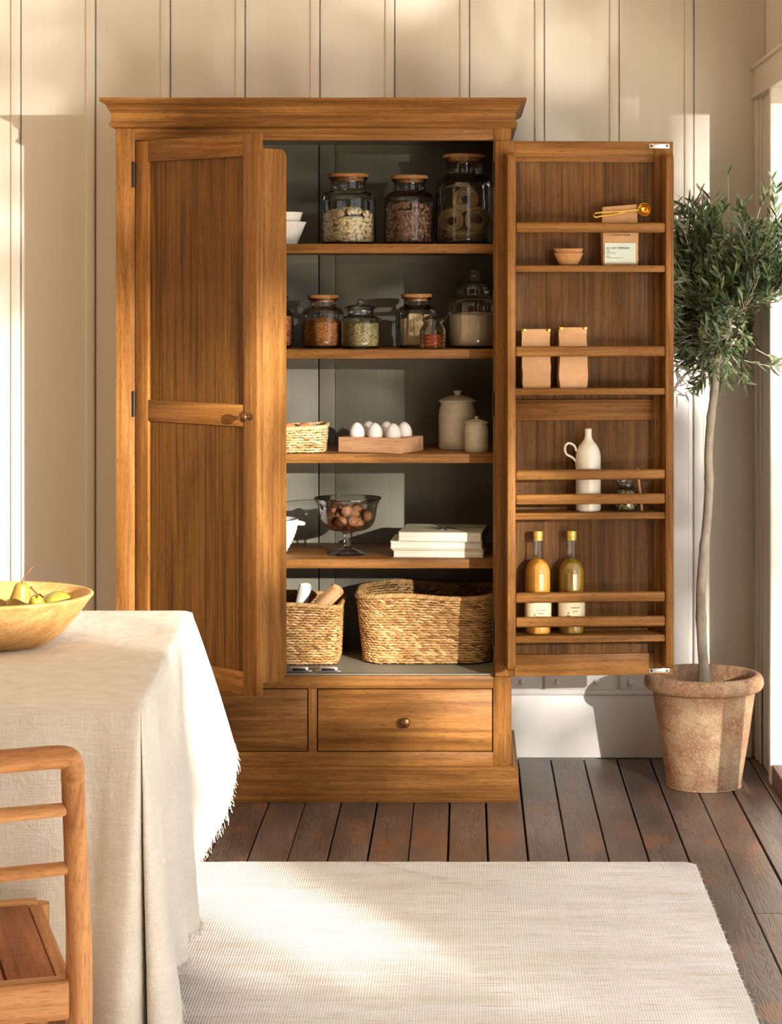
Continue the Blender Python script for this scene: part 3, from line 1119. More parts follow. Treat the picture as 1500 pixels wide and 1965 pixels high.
# ---------------------------------------------------------------- baskets
def basket(name, label, x0, x1, y0, y1, z, h, taper, rows, stitch, mat, rim_r, wav=.006, seed=0, rc=.05):
    rr = random.Random(seed)
    b = thing(name, label, 'basket', ((x0 + x1) / 2, (y0 + y1) / 2, z))
    hw, hd = (x1 - x0) / 2, (y1 - y0) / 2

    def outline(t_, inset=0.0):
        k = t_
        a, d = hw - taper * (1 - k) - inset, hd - taper * (1 - k) - inset
        R = rc
        pts = []
        for (cx, cy, a0) in ((a - R, d - R, 0), (-a + R, d - R, 90), (-a + R, -d + R, 180), (a - R, -d + R, 270)):
            for q in range(7):
                an = math.radians(a0 + 15 * q)
                pts.append(Vector((cx + R * math.cos(an), cy + R * math.sin(an), 0)))
        return pts

    def resample(pts, n, off):
        L = [0]
        m = len(pts)
        for i in range(m):
            L.append(L[-1] + (pts[(i + 1) % m] - pts[i]).length)
        out = []
        j = 0
        for k in range(n):
            d = ((k + off) / n % 1.0) * L[-1]
            j = 0
            while L[j + 1] < d:
                j += 1
            u = (d - L[j]) / max(1e-9, L[j + 1] - L[j])
            a, c = pts[j % m], pts[(j + 1) % m]
            tg = (c - a).normalized()
            out.append((a.lerp(c, u), tg))
        return out
    # core wall
    core = MB()
    for i in range(2):
        for p in outline(i, .004):
            core.v.append((p.x, p.y, .004 + i * (h - .01)))
    n = 28
    core.f = [(i, (i + 1) % n, n + (i + 1) % n, n + i) for i in range(n)] + [tuple(range(n))]
    obj('core', core.mesh('core', M['dark_weave'], True), b)
    m = MB()
    per = 2 * (hw + hd) * 2
    ns = int(per / stitch)
    rowh = h / rows
    lay = [(r, 0.0) for r in range(rows)] + [(r, .0085) for r in range(int(rows * .45), rows)]
    for r, ins in lay:
        t_ = (r + .5) / rows
        zz = rowh * (r + .5)
        for k, (p, tg) in enumerate(resample(outline(t_, ins), ns, .5 * (r % 2) + rr.uniform(-.1, .1))):
            slope = .20 + rr.uniform(-.14, .14)
            d = Vector((tg.x, tg.y, -slope)).normalized()
            nrm = Vector((tg.y, -tg.x, 0))
            ln = stitch * rr.uniform(.62, .80)
            c = p + Vector((0, 0, zz + rr.uniform(-.08, .08) * rowh + wav * math.sin(p.x * 18 + seed) * (t_ ** 3)))
            pts, rads = [], []
            for q in range(4):
                u = q / 3 - .5
                pts.append(c + d * u * 2 * ln + nrm * (.0032 * math.cos(u * math.pi * 1.0) - .0012))
                rads.append(rowh * (.40 if q in (1, 2) else .24) * rr.uniform(.85, 1.1))
            m.tube(pts, rads, 5, tone=max(0, min(1, rr.gauss(.55, .22))))
    w = obj('weave', m.mesh('weave', M[mat], True, angle=80), b)
    w['kind'] = 'stuff'
    # twisted rim
    m = MB()
    for s_ in range(3):
        pts = []
        nn = ns * 4
        for k, (p, tg) in enumerate(resample(outline(1.0), nn, 0)):
            nrm = Vector((tg.y, -tg.x, 0))
            a = 2 * math.pi * (k / nn * ns * .5) + s_ * 2.094
            pts.append(p + Vector((0, 0, h + wav * math.sin(p.x * 18 + seed))) + nrm * (rim_r * .62 * math.cos(a)) + Vector((0, 0, rim_r * .62 * math.sin(a))))
        m.tube(pts, rim_r * .62, 6, closed=True, tone=.45 + .12 * s_)
    obj('rim', m.mesh('rim', M[mat], True, angle=80), b)
    return b


ZF = .3615
basket('storage_basket', 'large oblong seagrass basket beside the smaller basket', -.322, .089, 6.475, 6.785, ZF, .196, .020, 26, .0165, 'seagrass', .0068, .005, 3, .075)
basket('storage_basket', 'smaller square seagrass basket with paper rolls standing in it', -.668, -.368, 6.47, 6.74, ZF, .172, .010, 23, .0160, 'seagrass', .006, .004, 8, .03)
basket('fruit_basket', 'small pale seagrass basket holding peaches', -.655, -.412, 6.445, 6.625, SH[2] + .001, .072, .004, 10, .0145, 'pale_seagrass', .0058, .003, 5, .035)


def roll(name, label, a, b, r, mat, seed):
    a, b = Vector(a), Vector(b)
    d = (b - a)
    L = d.length
    q = d.to_track_quat('Z', 'Y')
    rr = random.Random(seed)
    vs, fs = [], []
    n = 64
    turns = 2.6
    for i in range(n + 1):
        t_ = i / n
        an = turns * 2 * math.pi * t_
        rad = r * (.58 + .42 * t_)
        edge = L + .004 * math.sin(an * 1.5 + seed) + (.004 if t_ > .93 else 0)
        vs += [(rad * math.cos(an), rad * math.sin(an), 0), (rad * math.cos(an), rad * math.sin(an), edge)]
    for i in range(n):
        fs.append((2 * i, 2 * i + 2, 2 * i + 3, 2 * i + 1))
    o = obj(name, MB().add(vs, fs).mesh(name, M[mat], True, angle=60), None, a)
    o.rotation_euler = q.to_euler()
    sm = o.modifiers.new('paper', 'SOLIDIFY')
    sm.thickness = .0008
    return tag(o, label, 'paper roll')


ta = P(583, 1132, 6.60)
tb = P(648, 1133, 6.56)
roll('paper_roll', 'white paper roll standing in the smaller basket', (ta.x - .045, 6.685, ZF + .0098), ta + Vector((.002, .04, .006)), .0205, 'white_paper', 1)
roll('paper_roll', 'brown kraft paper roll leaning in the smaller basket', (-.562, 6.590, ZF + .0225), (-.379, 6.545, .5725), .0245, 'kraft', 2)

# peaches: two on top, the ones they lie on beneath
def peach(x, y, z, r, rot, label):
    o = obj('peach', MB().ball((0, 0, 0), (r, r, r * .94), 24, 16, disp=lambda v: 1 - .05 * math.exp(-((v.x) / .004) ** 2) * (1 if v.y < 0 else 0)).mesh('peach', M['peach'], True), None, (x, y, z), rot)
    tag(o, label, 'peach', 'peaches in a basket')


peach(-.5206, 6.513, 1.0398, .026, (.3, 0, 1), 'orange peach on top in the pale basket')
peach(-.4792, 6.563, 1.0385, .0245, (.3, .2, 2), 'pinkish peach on top in the pale basket')
for k, (x, y) in enumerate(((-.486, 6.505), (-.555, 6.504), (-.508, 6.587), (-.449, 6.580))):
    peach(x, y, SH[2] + .0270, .0225, (.4 * k, .3, k), 'peach lying beneath the top peaches in the pale basket')

# ---------------------------------------------------------------- egg block
EA = math.atan2(-.078, .1875)
ec = Vector(((-.3645 - .177 + .04) / 2, (6.478 + 6.40 + .160) / 2, SH[2] + .0006))
eb = obj('egg_holder', MB().box(-.1015, .1015, -.078, .078, 0, .044).mesh('egg_holder', M['pale_wood'], True, .002), None, ec, (0, 0, EA))
tag(eb, 'pale wooden block egg holder on the shelf', 'egg holder')


def egg_disp(v):
    return 1
em = MB()
prf = []
for i in range(17):
    ph = -math.pi / 2 + math.pi * i / 16
    z = math.sin(ph)
    r = math.cos(ph) * (1 - .13 * z)
    prf.append((max(0, .0222 * r), .029 * z))
em.lathe(prf, 28)
egg_me = em.mesh('egg', M['egg'], True)
R_ = Matrix.Rotation(EA, 3, 'Z')
for j, yy in enumerate((-.040, .038)):
    for i, xx in enumerate((-.058, 0, .058)):
        p = ec + R_ @ Vector((xx, yy, .044 + .0125))
        o = obj('egg', egg_me, None, p, (random.uniform(-.08, .08), random.uniform(-.1, .1), 0))
        tag(o, 'white egg, ' + ('front' if j == 0 else 'back') + ' row of wooden holder, ' + ('at the end nearer the pale basket', 'between two others', 'at the end nearer the stoneware jars')[i], 'egg', 'eggs in the wooden holder')

# ---------------------------------------------------------------- stoneware crocks
def crock(label, x, y, z, r, h):
    c = thing('stoneware_jar', label, 'jar', (x, y, z), 0, 'stoneware jars')
    hb = h * .80
    pr = [(0, 0), (r * .95, 0), (r, .005)] + [(r, hb * q) for q in (.2, .4, .6, .66)] + [(r * 1.025, hb * .68), (r * 1.025, hb * .71), (r * .99, hb * .73), (r * .985, hb * .80), (r * .94, hb * .88),
          (r * .88, hb * .94), (r * .90, hb * .965), (r * .93, hb * .985), (r * .93, hb), (r * .8, hb)]
    obj('body', MB().lathe(pr, 48).mesh('body', M['stoneware'], True, angle=50), c)
    hl = h - hb
    pl = smooth_prof([(r * .90, hb), (r * .99, hb + .001), (r * 1.0, hb + .004), (r * .92, hb + hl * .22), (r * .55, hb + hl * .46), (r * .22, hb + hl * .56), (r * .15, hb + hl * .66), (r * .17, hb + hl * .76),
                      (r * .21, hb + hl * .86), (r * .18, hb + hl * .96), (0, hb + hl)], 4)
    obj('lid', MB().lathe(pl, 48).mesh('lid', M['stoneware'], True, angle=60), c)


Z3 = SH[2] + .0006
crock('taller cream stoneware jar with knobbed lid beside a smaller one', -.0275, 6.62, Z3, .0555, .174)
crock('shorter cream stoneware jar with knobbed lid before the taller one', .029, 6.50, Z3, .0345, .104)

# ---------------------------------------------------------------- shelf four
Z4 = SH[3] + .0006
rb = thing('ribbed_bowl', 'grey white ribbed ceramic bowl with small lug handle', 'bowl', ((516 - 895) * 6.56 / F, 6.56, Z4))
prb = []
for i in range(60):
    u = i / 59
    r = .050 + .034 * math.sin(u * math.pi * .5)
    r += .0017 * abs(math.sin(u * math.pi * 9))
    prb.append((r, .002 + .094 * u))
prb = [(0, 0), (.048, 0)] + prb + [(.087, .099), (.084, .101), (.081, .098), (.076, .06), (.045, .01), (0, .008)]
obj('bowl_body', MB().lathe(prb, 56).mesh('bowl_body', M['greyware'], True, angle=70), rb)
obj('handle', MB().tube(catmull([(.080, -.018, .090), (.098, -.012, .088), (.102, 0, .087), (.098, .012, .088), (.080, .018, .090)], 5), .0055, 10).mesh('handle', M['greyware'], True), rb)

gx_, gy_ = -.349, 6.53
gb = thing('footed_bowl', 'footed clear glass bowl holding walnuts', 'bowl', (gx_, gy_, Z4))
gp = smooth_prof([(.0, .068), (.030, .069), (.055, .074), (.072, .086), (.081, .104), (.0855, .130), (.0905, .150), (.0985, .163), (.1005, .166), (.0975, .166), (.090, .153)], 4)
obj('glass_bowl', MB().lathe(gp, 56).mesh('glass_bowl', M['glass'], True, angle=70), gb)
obj('rim', MB().tube([(.099 * math.cos(a * .1122), .099 * math.sin(a * .1122), .1655) for a in range(56)], .0013, 6, closed=True).mesh('rim', M['glass'], True), gb)
obj('stem', MB().lathe(smooth_prof([(.028, .069), (.016, .064), (.0125, .058), (.014, .052), (.011, .044), (.013, .036), (.0105, .028), (.0135, .022)], 4), 24).mesh('stem', M['glass'], True, angle=70), gb)
obj('foot', MB().lathe(smooth_prof([(.0135, .022), (.022, .016), (.038, .009), (.051, .0045), (.0535, .002), (.051, .0), (.0, .0)], 4), 48).mesh('foot', M['glass'], True, angle=70), gb)
wn_me = []
for sd in range(3):
    def dsp(v, sd=sd):
        d = v.normalized()
        return 1 + .10 * mnoise.noise(d * 2.6 + Vector((sd * 7, 0, 0))) + .05 * mnoise.noise(d * 7 + Vector((sd, 3, 0))) + .05 * math.exp(-(d.x / .12) ** 2)
    wn_me.append(MB().ball((0, 0, 0), (.0165, .0175, .0195), 22, 15, disp=dsp).mesh('walnut', M['walnut'], True, angle=180))
spots = [(632 + 0, 1000), (650, 983), (647, 997), (671, 975), (675, 984), (688, 990), (698, 1000), (708, 990), (660, 1008), (640, 1012), (690, 1008), (705, 1005), (625, 1005), (672, 1003), (655, 1018)]
rr = random.Random(12)
wpts = []
for ring, (zr, rad, n) in enumerate(((.088, .045, 7), (.091, .0, 1), (.112, .058, 8), (.114, .022, 3), (.136, .03, 4), (.146, .0, 0))):
    for k in range(n):
        a = 2 * math.pi * (k + .5 * ring) / max(n, 1) + .35
        wpts.append((rad * math.cos(a), rad * math.sin(a), zr + rr.uniform(-.003, .003)))
inner = [(r_, z_) for r_, z_ in gp if r_ < .0985]
NR = .0187
wpts = [Vector(p) + Vector((0, 0, .012)) for p in wpts]
for it in range(300):
    for p in wpts:
        p.z -= .0003 if it < 200 else .00004
    for _ in range(3):
        for a_ in range(len(wpts)):
            for b_ in range(a_ + 1, len(wpts)):
                d_ = wpts[b_] - wpts[a_]
                need = NR * (1.75 if (a_ in (4, 5)) != (b_ in (4, 5)) else 1.97)
                if 1e-6 < d_.length < need:
                    d_ = d_.normalized() * (need - d_.length) / 2
                    wpts[a_] -= d_
                    wpts[b_] += d_
        for w_, p in enumerate(wpts):
            rho = math.hypot(p.x, p.y)
            best = None
            for (r0_, z0_), (r1_, z1_) in zip(inner[:-1], inner[1:]):
                ex, ez = r1_ - r0_, z1_ - z0_
                L2 = ex * ex + ez * ez
                if L2 < 1e-12:
                    continue
                u_ = max(0, min(1, ((rho - r0_) * ex + (p.z - z0_) * ez) / L2))
                qx, qz = rho - (r0_ + ex * u_), p.z - (z0_ + ez * u_)
                dd_ = math.hypot(qx, qz)
                if best is None or dd_ < best[0]:
                    best = (dd_, -ez / math.sqrt(L2), ex / math.sqrt(L2), qx, qz)
            nx_, nz_ = best[1], best[2]
            sd = best[0] if best[3] * nx_ + best[4] * nz_ >= 0 else -best[0]
            rad_ = .0142 if w_ in (4, 5) else NR * 1.08
            if sd < rad_:
                push = rad_ - sd
                ux, uy = (p.x / rho, p.y / rho) if rho > 1e-6 else (0, 0)
                p.x += ux * nx_ * push
                p.y += uy * nx_ * push
                p.z += nz_ * push
for k, p in enumerate(wpts):
    red = k in (4, 5)
    sc_ = rr.uniform(.88, 1.05)
    if red:
        o = obj('red_nut', MB().ball((0, 0, 0), (.0125, .0125, .014), 16, 12).mesh('red_nut', M['rednut'], True), None, (gx_ + p[0], gy_ + p[1], Z4 + p[2]))
        tag(o, 'dark red round nut among the walnuts', 'nut', 'red nuts in the glass bowl')
        continue
    o = obj('walnut', wn_me[k % 3], None, (gx_ + p[0], gy_ + p[1], Z4 + p[2]), (rr.uniform(0, 6), rr.uniform(0, 6), rr.uniform(0, 6)))
    o.scale = (sc_, sc_, sc_)
    tag(o, 'whole brown walnut in the footed glass bowl', 'walnut', 'walnuts in the glass bowl')


# books
def book(label, cx, cy, z, w, d, h, rz, cover, cv_t, spine_mat, soft=False):
    b = thing('book', label, 'book', (cx, cy, z), rz, 'stacked books')
    obj('page_block', MB().box(-w / 2 + .002, w / 2 - .004, -d / 2 + .002, d / 2 - .002, cv_t, h - cv_t).mesh('page_block', M['page'], True, .0008, 1), b)
    for z0 in (0, h - cv_t):
        boxo('cover', (-w / 2, w / 2, -d / 2, d / 2, z0, z0 + cv_t), cover, b, .0006, 1)
    boxo('spine', (w / 2 - .003, w / 2, -d / 2, d / 2, 0, h), spine_mat, b, .0006, 1)
    return b


zb = Z4
# px 750..940
book('white paperback at the foot of the book stack', -.078, 6.545, zb, .262, .19, .020, math.radians(-3), 'cover_white', .0012, 'cover_white')
zb += .0203
book('thin tan covered booklet low in the book stack', -.080, 6.545, zb, .268, .19, .0055, math.radians(-3), 'cover_tan', .0012, 'cover_tan')
zb += .0058
book('white covered book under the thick cream book', -.083, 6.545, zb, .270, .195, .021, math.radians(-2.5), 'cover_white', .0018, 'cover_dark')
zb += .0213
tb_ = book('thick cream book with black botanical print on its cover', -.067, 6.55, zb, .245, .225, .0275, math.radians(-5), 'cover', .0022, 'cover_dark')
# cover print: a sprig of leaves
m = MB()
def leafshape(m, c, L, W, ang, z):
    n = 8
    vs = []
    for i in range(n + 1):
        u = i / n
        w = W * math.sin(math.pi * u) ** .8
        for s_ in (-1, 1):
            x, y = u * L, s_ * w / 2
            vs.append((c[0] + x * math.cos(ang) - y * math.sin(ang), c[1] + x * math.sin(ang) + y * math.cos(ang), z))
    m.add(vs, [(2 * i, 2 * i + 2, 2 * i + 3, 2 * i + 1) for i in range(n)])
zt = .0279
leafshape(m, (-.06, -.002), .075, .012, .05, zt)
leafshape(m, (.0, .0), .05, .014, -.15, zt)
for a in (.6, 1.2, 2.0, 2.6, -.7, -1.3, -2.1, 3.6, 4.4):
    leafshape(m, (.0, .0), .055 if a > 0 else .06, .007, a, zt)
for k in range(16):
    a = k * .39
    leafshape(m, (.062 * math.cos(a) + .008, .055 * math.sin(a)), .012, .006, a + 1.2, zt)
for k in range(7):
    a = k * .9
    leafshape(m, (.095 + .014 * math.cos(a), .03 + .02 * math.sin(a)), .010, .004, a, zt)
obj('cover_print', m.mesh('cover_print', M['ink'], False), tb_)

# ================================================================== on the door rack
RS = [z + .0006 for z in RK['shelf']]


def paper_bag(name, label, px, w, h, d, z, mat, clips=0, seed=0, lean=0.0, slope=0.0, v=.045):
    rr = random.Random(seed)
    x, y = on_rack(ru(px, v), v)
    b = thing(name, label, 'bag', (x, y, z), ANG_R + rr.uniform(-.03, .03))
    vs, fs = [], []
    nz, per = 14, []
    ring = []
    for i in range(nz + 1):
        u = i / nz
        dd = d * (1 if u < .55 else 1 - (u - .55) / .45 * .92)
        ww = w * (1 + .03 * math.sin(u * 3.1) * (1 - u)) * (.96 if i == 0 else 1)
        pts = []
        for k in range(8):
            q = k / 8 - .5
            pts.append((q * ww, -dd / 2))
        for k in range(4):
            q = k / 4 - .5
            pinch = .18 * u * ww * (1 - abs(q) * 2) * .6
            pts.append((ww / 2 - pinch, q * dd))
        for k in range(8):
            q = .5 - k / 8
            pts.append((q * ww, dd / 2))
        for k in range(4):
            q = .5 - k / 4
            pinch = .18 * u * ww * (1 - abs(q) * 2) * .6
            pts.append((-ww / 2 + pinch, q * dd))
        for (px_, py_) in pts:
            zz = h * u + (slope * px_ if u > .6 else 0)
            nn = mnoise.noise(Vector((px_ * 40, py_ * 40 + seed, zz * 40))) * .0026
            vs.append((px_ + nn, py_ + nn - lean * zz, zz + (0 if i == 0 else nn * .3)))
        ring = len(pts)
    for i in range(nz):
        for k in range(ring):
            k2 = (k + 1) % ring
            fs.append((i * ring + k, i * ring + k2, (i + 1) * ring + k2, (i + 1) * ring + k))
    fs.append(tuple(reversed(range(ring))))
    fs.append(tuple(nz * ring + k for k in range(ring)))
    obj('bag_body', MB().add(vs, fs).mesh('bag_body', M[mat], True, angle=40), b)
    if clips:
        # rolled top with tin-tie ends
        boxo('folded_top', (-w / 2 - .001, w / 2 + .001, -.007, .005, h - .020, h + .001), mat, b, .002)
        for s_ in (-1, 1):
            a, c = sorted((s_ * (w / 2 + .0015), s_ * (w / 2 - .011)))
            boxo('tin_tie', (a, c, -.0085, .0065, h - .0055, h + .0015), 'brass', b, .0006)
    return b


paper_bag('paper_bag', 'brown paper bag with clipped top beside the taller bag', 1028, .079, .164, .046, RS[1], 'kraft', 2, 3)
paper_bag('paper_bag', 'slightly taller brown paper bag with clipped top', 1099, .078, .169, .046, RS[1], 'kraft', 2, 6)
cbag = paper_bag('coffee_bag', 'kraft coffee bag with pale label and brass scoop clipped on', 1190, .098, .168, .05, RS[0], 'kraft', 0, 9, 0, .09)
lab = boxo('label', (-.046, .042, -.0290, -.0278, .005, .063), 'label_green', cbag, .0003, 1)
def put_text(parent, body, size, x, y, z, mat='ink', align='LEFT', bold=0):
    return obj('lettering', text_mesh(body, size, M[mat], align, None, bold), parent, (x, y, z))
put_text(lab, 'ALL DAY ESPRESSO', .0078, -.0415, -.0293, .0455, bold=.00015)
put_text(lab, 'Origin:', .0036, -.0415, -.0293, .0395, bold=.0001)
put_text(lab, 'Notes:', .0036, -.0415, -.0293, .0245, bold=.0001)
m = MB()
def rule(m, x, z, L):
    # unreadable small print, shown as short word strokes
    rr_ = random.Random(int(x * 1e4 + z * 1e5))
    a = x
    while a < x + L:
        w = rr_.uniform(.0025, .006)
        m.add([(a, -.0293, z), (min(a + w, x + L), -.0293, z), (min(a + w, x + L), -.0293, z + .0013), (a, -.0293, z + .0013)], [(0, 1, 2, 3)])
        a += w + .0009
for (x, z, L) in ((-.0415, .0355, .027), (-.0415, .0315, .027), (-.0415, .0200, .046), (-.0415, .0070, .080)):
    rule(m, x, z, L)
obj('small_print', m.mesh('small_print', M['grey_ink'], False), lab)
m = MB()
x = -.022
while x < .026:
    w = random.uniform(.004, .009)
    m.add([(x, -.0278, .0835), (x + w, -.0278, .0835), (x + w, -.0278, .0853), (x, -.0278, .0853)], [(0, 1, 2, 3)])
    x += w + .0016
obj('printed_line', m.mesh('printed_line', M['cover_dark'], False), cbag)
# brass scoop with bag clip
x, y = on_rack(ru(1190, .06), .0518)
sp = thing('coffee_scoop', 'brass coffee scoop with long clip handle on the coffee bag', 'scoop', (x, y, RS[0] + .146), ANG_R)
sc_p = smooth_prof([(0, 0), (.008, .001), (.0150, .006), (.0175, .013), (.0182, .016), (.0166, .016), (.0140, .008), (.006, .0025), (0, .002)], 3)
bowl_o = obj('scoop_bowl', MB().lathe(sc_p, 32).mesh('scoop_bowl', M['brass'], True, angle=70), sp, (.0685, .004, .011), (math.radians(90), 0, 0))
h1 = catmull([(.0535, -.009, .010), (.01, -.010, .006), (-.055, -.010, .002), (-.072, -.010, -.001), (-.075, -.009, -.006), (-.068, -.008, -.011), (-.055, -.008, -.008), (-.045, -.008, -.0075), (-.02, -.008, -.004), (.015, -.008, .004)], 5)
vs, fs = [], []
for i, p in enumerate(h1):
    wdt = .0032
    for (dy, dz) in ((-wdt, -.0019), (wdt, -.0019), (wdt, .0019), (-wdt, .0019)):
        vs.append((p.x, p.y + dy, p.z + dz))
for i in range(len(h1) - 1):
    a, b = i * 4, i * 4 + 4
    for k in range(4):
        k2 = (k + 1) % 4
        fs.append((a + k, a + k2, b + k2, b + k))
fs += [(3, 2, 1, 0), tuple(len(vs) - 4 + k for k in range(4))]
obj('clip_handle', MB().add(vs, fs).mesh('clip_handle', M['brass'], True, .0004, 1), sp)

# paper cake cases
x, y = on_rack(ru(1091, .05), .048)
for k, (z, lab_) in enumerate(((0, 'brown pleated paper cake case standing on the rack shelf'), (.0125, 'brown pleated paper cake case nested on another'))):
    fl = lambda a, zz: 1 + .028 * math.sin(a * 44)
    pr = [(0, .0005), (.024, .0005), (.0255, .002), (.0405, .034), (.0400, .034), (.025, .003), (0, .0015)]
    tag(obj('cake_case', MB().lathe(pr, 176, flute=fl).mesh('cake_case', M['kraft_dark'], True, angle=70), None, (x, y, RS[0] + z)), lab_, 'cake case', 'paper cake cases')

# white stoneware bottle with handle
x, y = on_rack(ru(1130, .05), .0410)
jg = thing('ceramic_bottle', 'cream glazed ceramic bottle with loop handle and cork', 'bottle', (x, y, RS[2]), ANG_R)
pr = smooth_prof([(0, 0), (.030, 0), (.0345, .003), (.0355, .012), (.0355, .06), (.0355, .12), (.0355, .146), (.034, .163), (.0275, .181), (.0175, .194), (.0115, .204), (.0098, .215), (.0098, .228), (.0105, .231), (.008, .231)], 5)
obj('bottle_body', MB().lathe(pr, 48).mesh('bottle_body', M['ceramic'], True, angle=70), jg)
obj('handle', MB().tube(catmull([(-.0335, 0, .168), (-.040, 0, .184), (-.056, 0, .191), (-.065, 0, .182), (-.0655, 0, .168), (-.060, 0, .158), (-.045, 0, .150), (-.0345, 0, .138), (-.0335, 0, .126)], 6), .0034, 10).mesh('handle', M['ceramic'], True), jg)
obj('cork', MB().lathe([(0, .222), (.0082, .222), (.0086, .2345), (.007, .236), (0, .236)], 20).mesh('cork', M['lid_wood'], True), jg)

# little preserve jar with spoon
x, y = on_rack(ru(1203, .05), .0435)
pj = thing('preserve_jar', 'small round glass jar of green preserves behind the rails', 'jar', (x, y, RS[2]), ANG_R)
pr = smooth_prof([(0, .001), (.026, .001), (.031, .006), (.032, .02), (.032, .045), (.031, .056), (.025, .064), (.021, .068), (.021, .078), (.0235, .081), (.0225, .083)], 4)
obj('glass_body', MB().lathe(pr, 40).mesh('glass_body', M['glass'], True, angle=70), pj)
obj('glass_lid', MB().lathe(smooth_prof([(.0235, .083), (.024, .086), (.018, .091), (.006, .094), (.004, .098), (.006, .102), (0, .104)], 4), 32).mesh('glass_lid', M['glass'], True), pj)
m = MB()
rr = random.Random(4)
for k in range(46):
    a, q = rr.uniform(0, 6.28), math.sqrt(rr.random()) * .024
    m.ball((q * math.cos(a), q * math.sin(a), rr.uniform(.008, .054)), (.009, .0045, .003), 7, 5, Euler((rr.uniform(0, 3), rr.uniform(0, 3), rr.uniform(0, 3))).to_matrix())
pk = obj('preserves', m.mesh('preserves', M['pickle'], True), pj)
pk['kind'] = 'stuff'
xs, ys = on_rack(ru(1229, .05), .050)
spn = obj('jar_spoon', MB().tube([(xs + .003, ys, RS[2] + .0405), (xs - .002, ys, RS[2] + .075), (xs - .004, ys + .003, RS[2] + .10)], .0034, 10).ball((xs - .006, ys + .004, RS[2] + .110), (.006, .004, .010), 12, 8).tube([(xs + .003, ys, RS[2] + .0405), (xs + .006, ys - .001, RS[2] - .0003)], .0034, 10).mesh('jar_spoon', M['pale_wood'], True))
tag(spn, 'thin pale wooden spoon beside the small preserve jar', 'spoon')


# juice bottles
def juice(label, px, liq, lines, orient):
    x, y = on_rack(ru(px, .05), .0390)
    b = thing('juice_bottle', label, 'bottle', (x, y, RS[3]), ANG_R, 'juice bottles')
    H = .292
    R = .037
    pr = smooth_prof([(0, .002), (R * .8, .001), (R * .95, .003), (R, .010), (R, .10), (R, .160), (R * .985, .174), (R * .90, .188), (R * .72, .200), (R * .48, .2085), (R * .385, .215), (R * .36, .228), (R * .32, .262), (R * .32, .270)], 5)
    obj('glass_body', MB().lathe(pr, 44).mesh('glass_body', M['glass'], True, angle=70), b)
    li = [(max(0, r - .0008), z) for r, z in pr if .0025 <= z < .209]
    li = [(0, .004)] + li + [(0, li[-1][1])]
    obj('juice', MB().lathe(li, 40).mesh('juice', M[liq], True, angle=70), b)
    obj('cap', MB().lathe([(0, .262), (.0142, .262), (.0142, .264), (.0134, .265), (.0134, .271), (.0142, .272), (.0142, .286), (.0134, .288), (0, .288)], 30).mesh('cap', M['capgold'], True), b)
    # wrap label
    m = MB()
    rl = R + .0007
    n = 28
    z0, z1 = .040, .098
    if orient:
        z0, z1 = .044, .102
    vs = []
    for i in range(n + 1):
        a = math.radians(-130 + 260 * i / n)
        for z in (z0, z1):
            vs.append((rl * math.sin(a), -rl * math.cos(a), z))
    m.add(vs, [(2 * i, 2 * i + 2, 2 * i + 3, 2 * i + 1) for i in range(n)])
    L = obj('label', m.mesh('label', M['label_cream'], True), b)
    for body, size, xx, zz in lines:
        me = text_mesh(body, size, M['ink'], 'CENTER', rl + .0004, .00008)
        o = obj('lettering', me, L, (0, 0, zz), (0, 0, xx / rl))
    # leaf and half-fruit emblem
    m = MB()
    def onlab(a, z):
        return ((rl + .0004) * math.sin(a), -(rl + .0004) * math.cos(a), z)
    ca, cz = -.36, z0
    vs = [onlab(ca, cz)]
    for k in range(15):
        q = math.pi * k / 14
        vs.append(onlab(ca + .0105 * math.cos(q) / rl, cz + .0105 * math.sin(q)))
    m.add(vs, [(0, i, i + 1) for i in range(1, 15)])
    o = obj('emblem', m.mesh('emblem', M['grey_ink'], False), L)
    m = MB()
    vs = []
    for i in range(7):
        u = i / 6
        w = .0014 * math.sin(math.pi * u) ** .7
        for s_ in (-1, 1):
            vs.append(onlab(ca + (-.003 + u * .006 + s_ * w * .6) / rl, cz + .0125 + u * .008 - s_ * w * .5))
    m.add(vs, [(2 * i, 2 * i + 2, 2 * i + 3, 2 * i + 1) for i in range(6)])
    obj('emblem_leaf', m.mesh('emblem_leaf', M['ink'], False), L)
    return b


juice('bottle of golden apple juice with cream label and gold cap', 1033, 'juice_a',
      [('Orchard', .0078, .004, .0672), ('blend', .0078, .004, .0585), ('apple juice', .0078, .004, .0495)], 0)
juice('bottle of darker rhubarb juice with cream label and gold cap', 1098, 'juice_b',
      [('rhubarb', .0078, .006, .0735), ('juice', .0078, .006, .0635)], 1)

# ================================================================== olive tree in pot
PX, PY = .697, 6.53
pot = thing('plant_pot', 'large weathered terracotta pot with rolled rim standing on floorboards', 'plant pot', (PX, PY, 0))
pr = smooth_prof([(0, .0), (.100, .0), (.108, .004), (.112, .03), (.126, .12), (.140, .21), (.150, .278)], 5) + \
     smooth_prof([(.150, .280), (.158, .281), (.169, .287), (.1745, .300), (.172, .316), (.164, .326), (.155, .329), (.147, .325), (.143, .312), (.140, .29), (.136, .25)], 4)
obj('pot_body', MB().lathe(pr, 72, flute=lambda a, z: 1 + .006 * math.sin(a * 2 + 1) + .004 * math.sin(a * 5 + z * 20)).mesh('pot_body', M['terracotta'], True, angle=60), pot)
obj('soil', MB().lathe([(0, .262), (.06, .262), (.13, .256), (.137, .25)], 40).mesh('soil', M['soil'], True), pot)

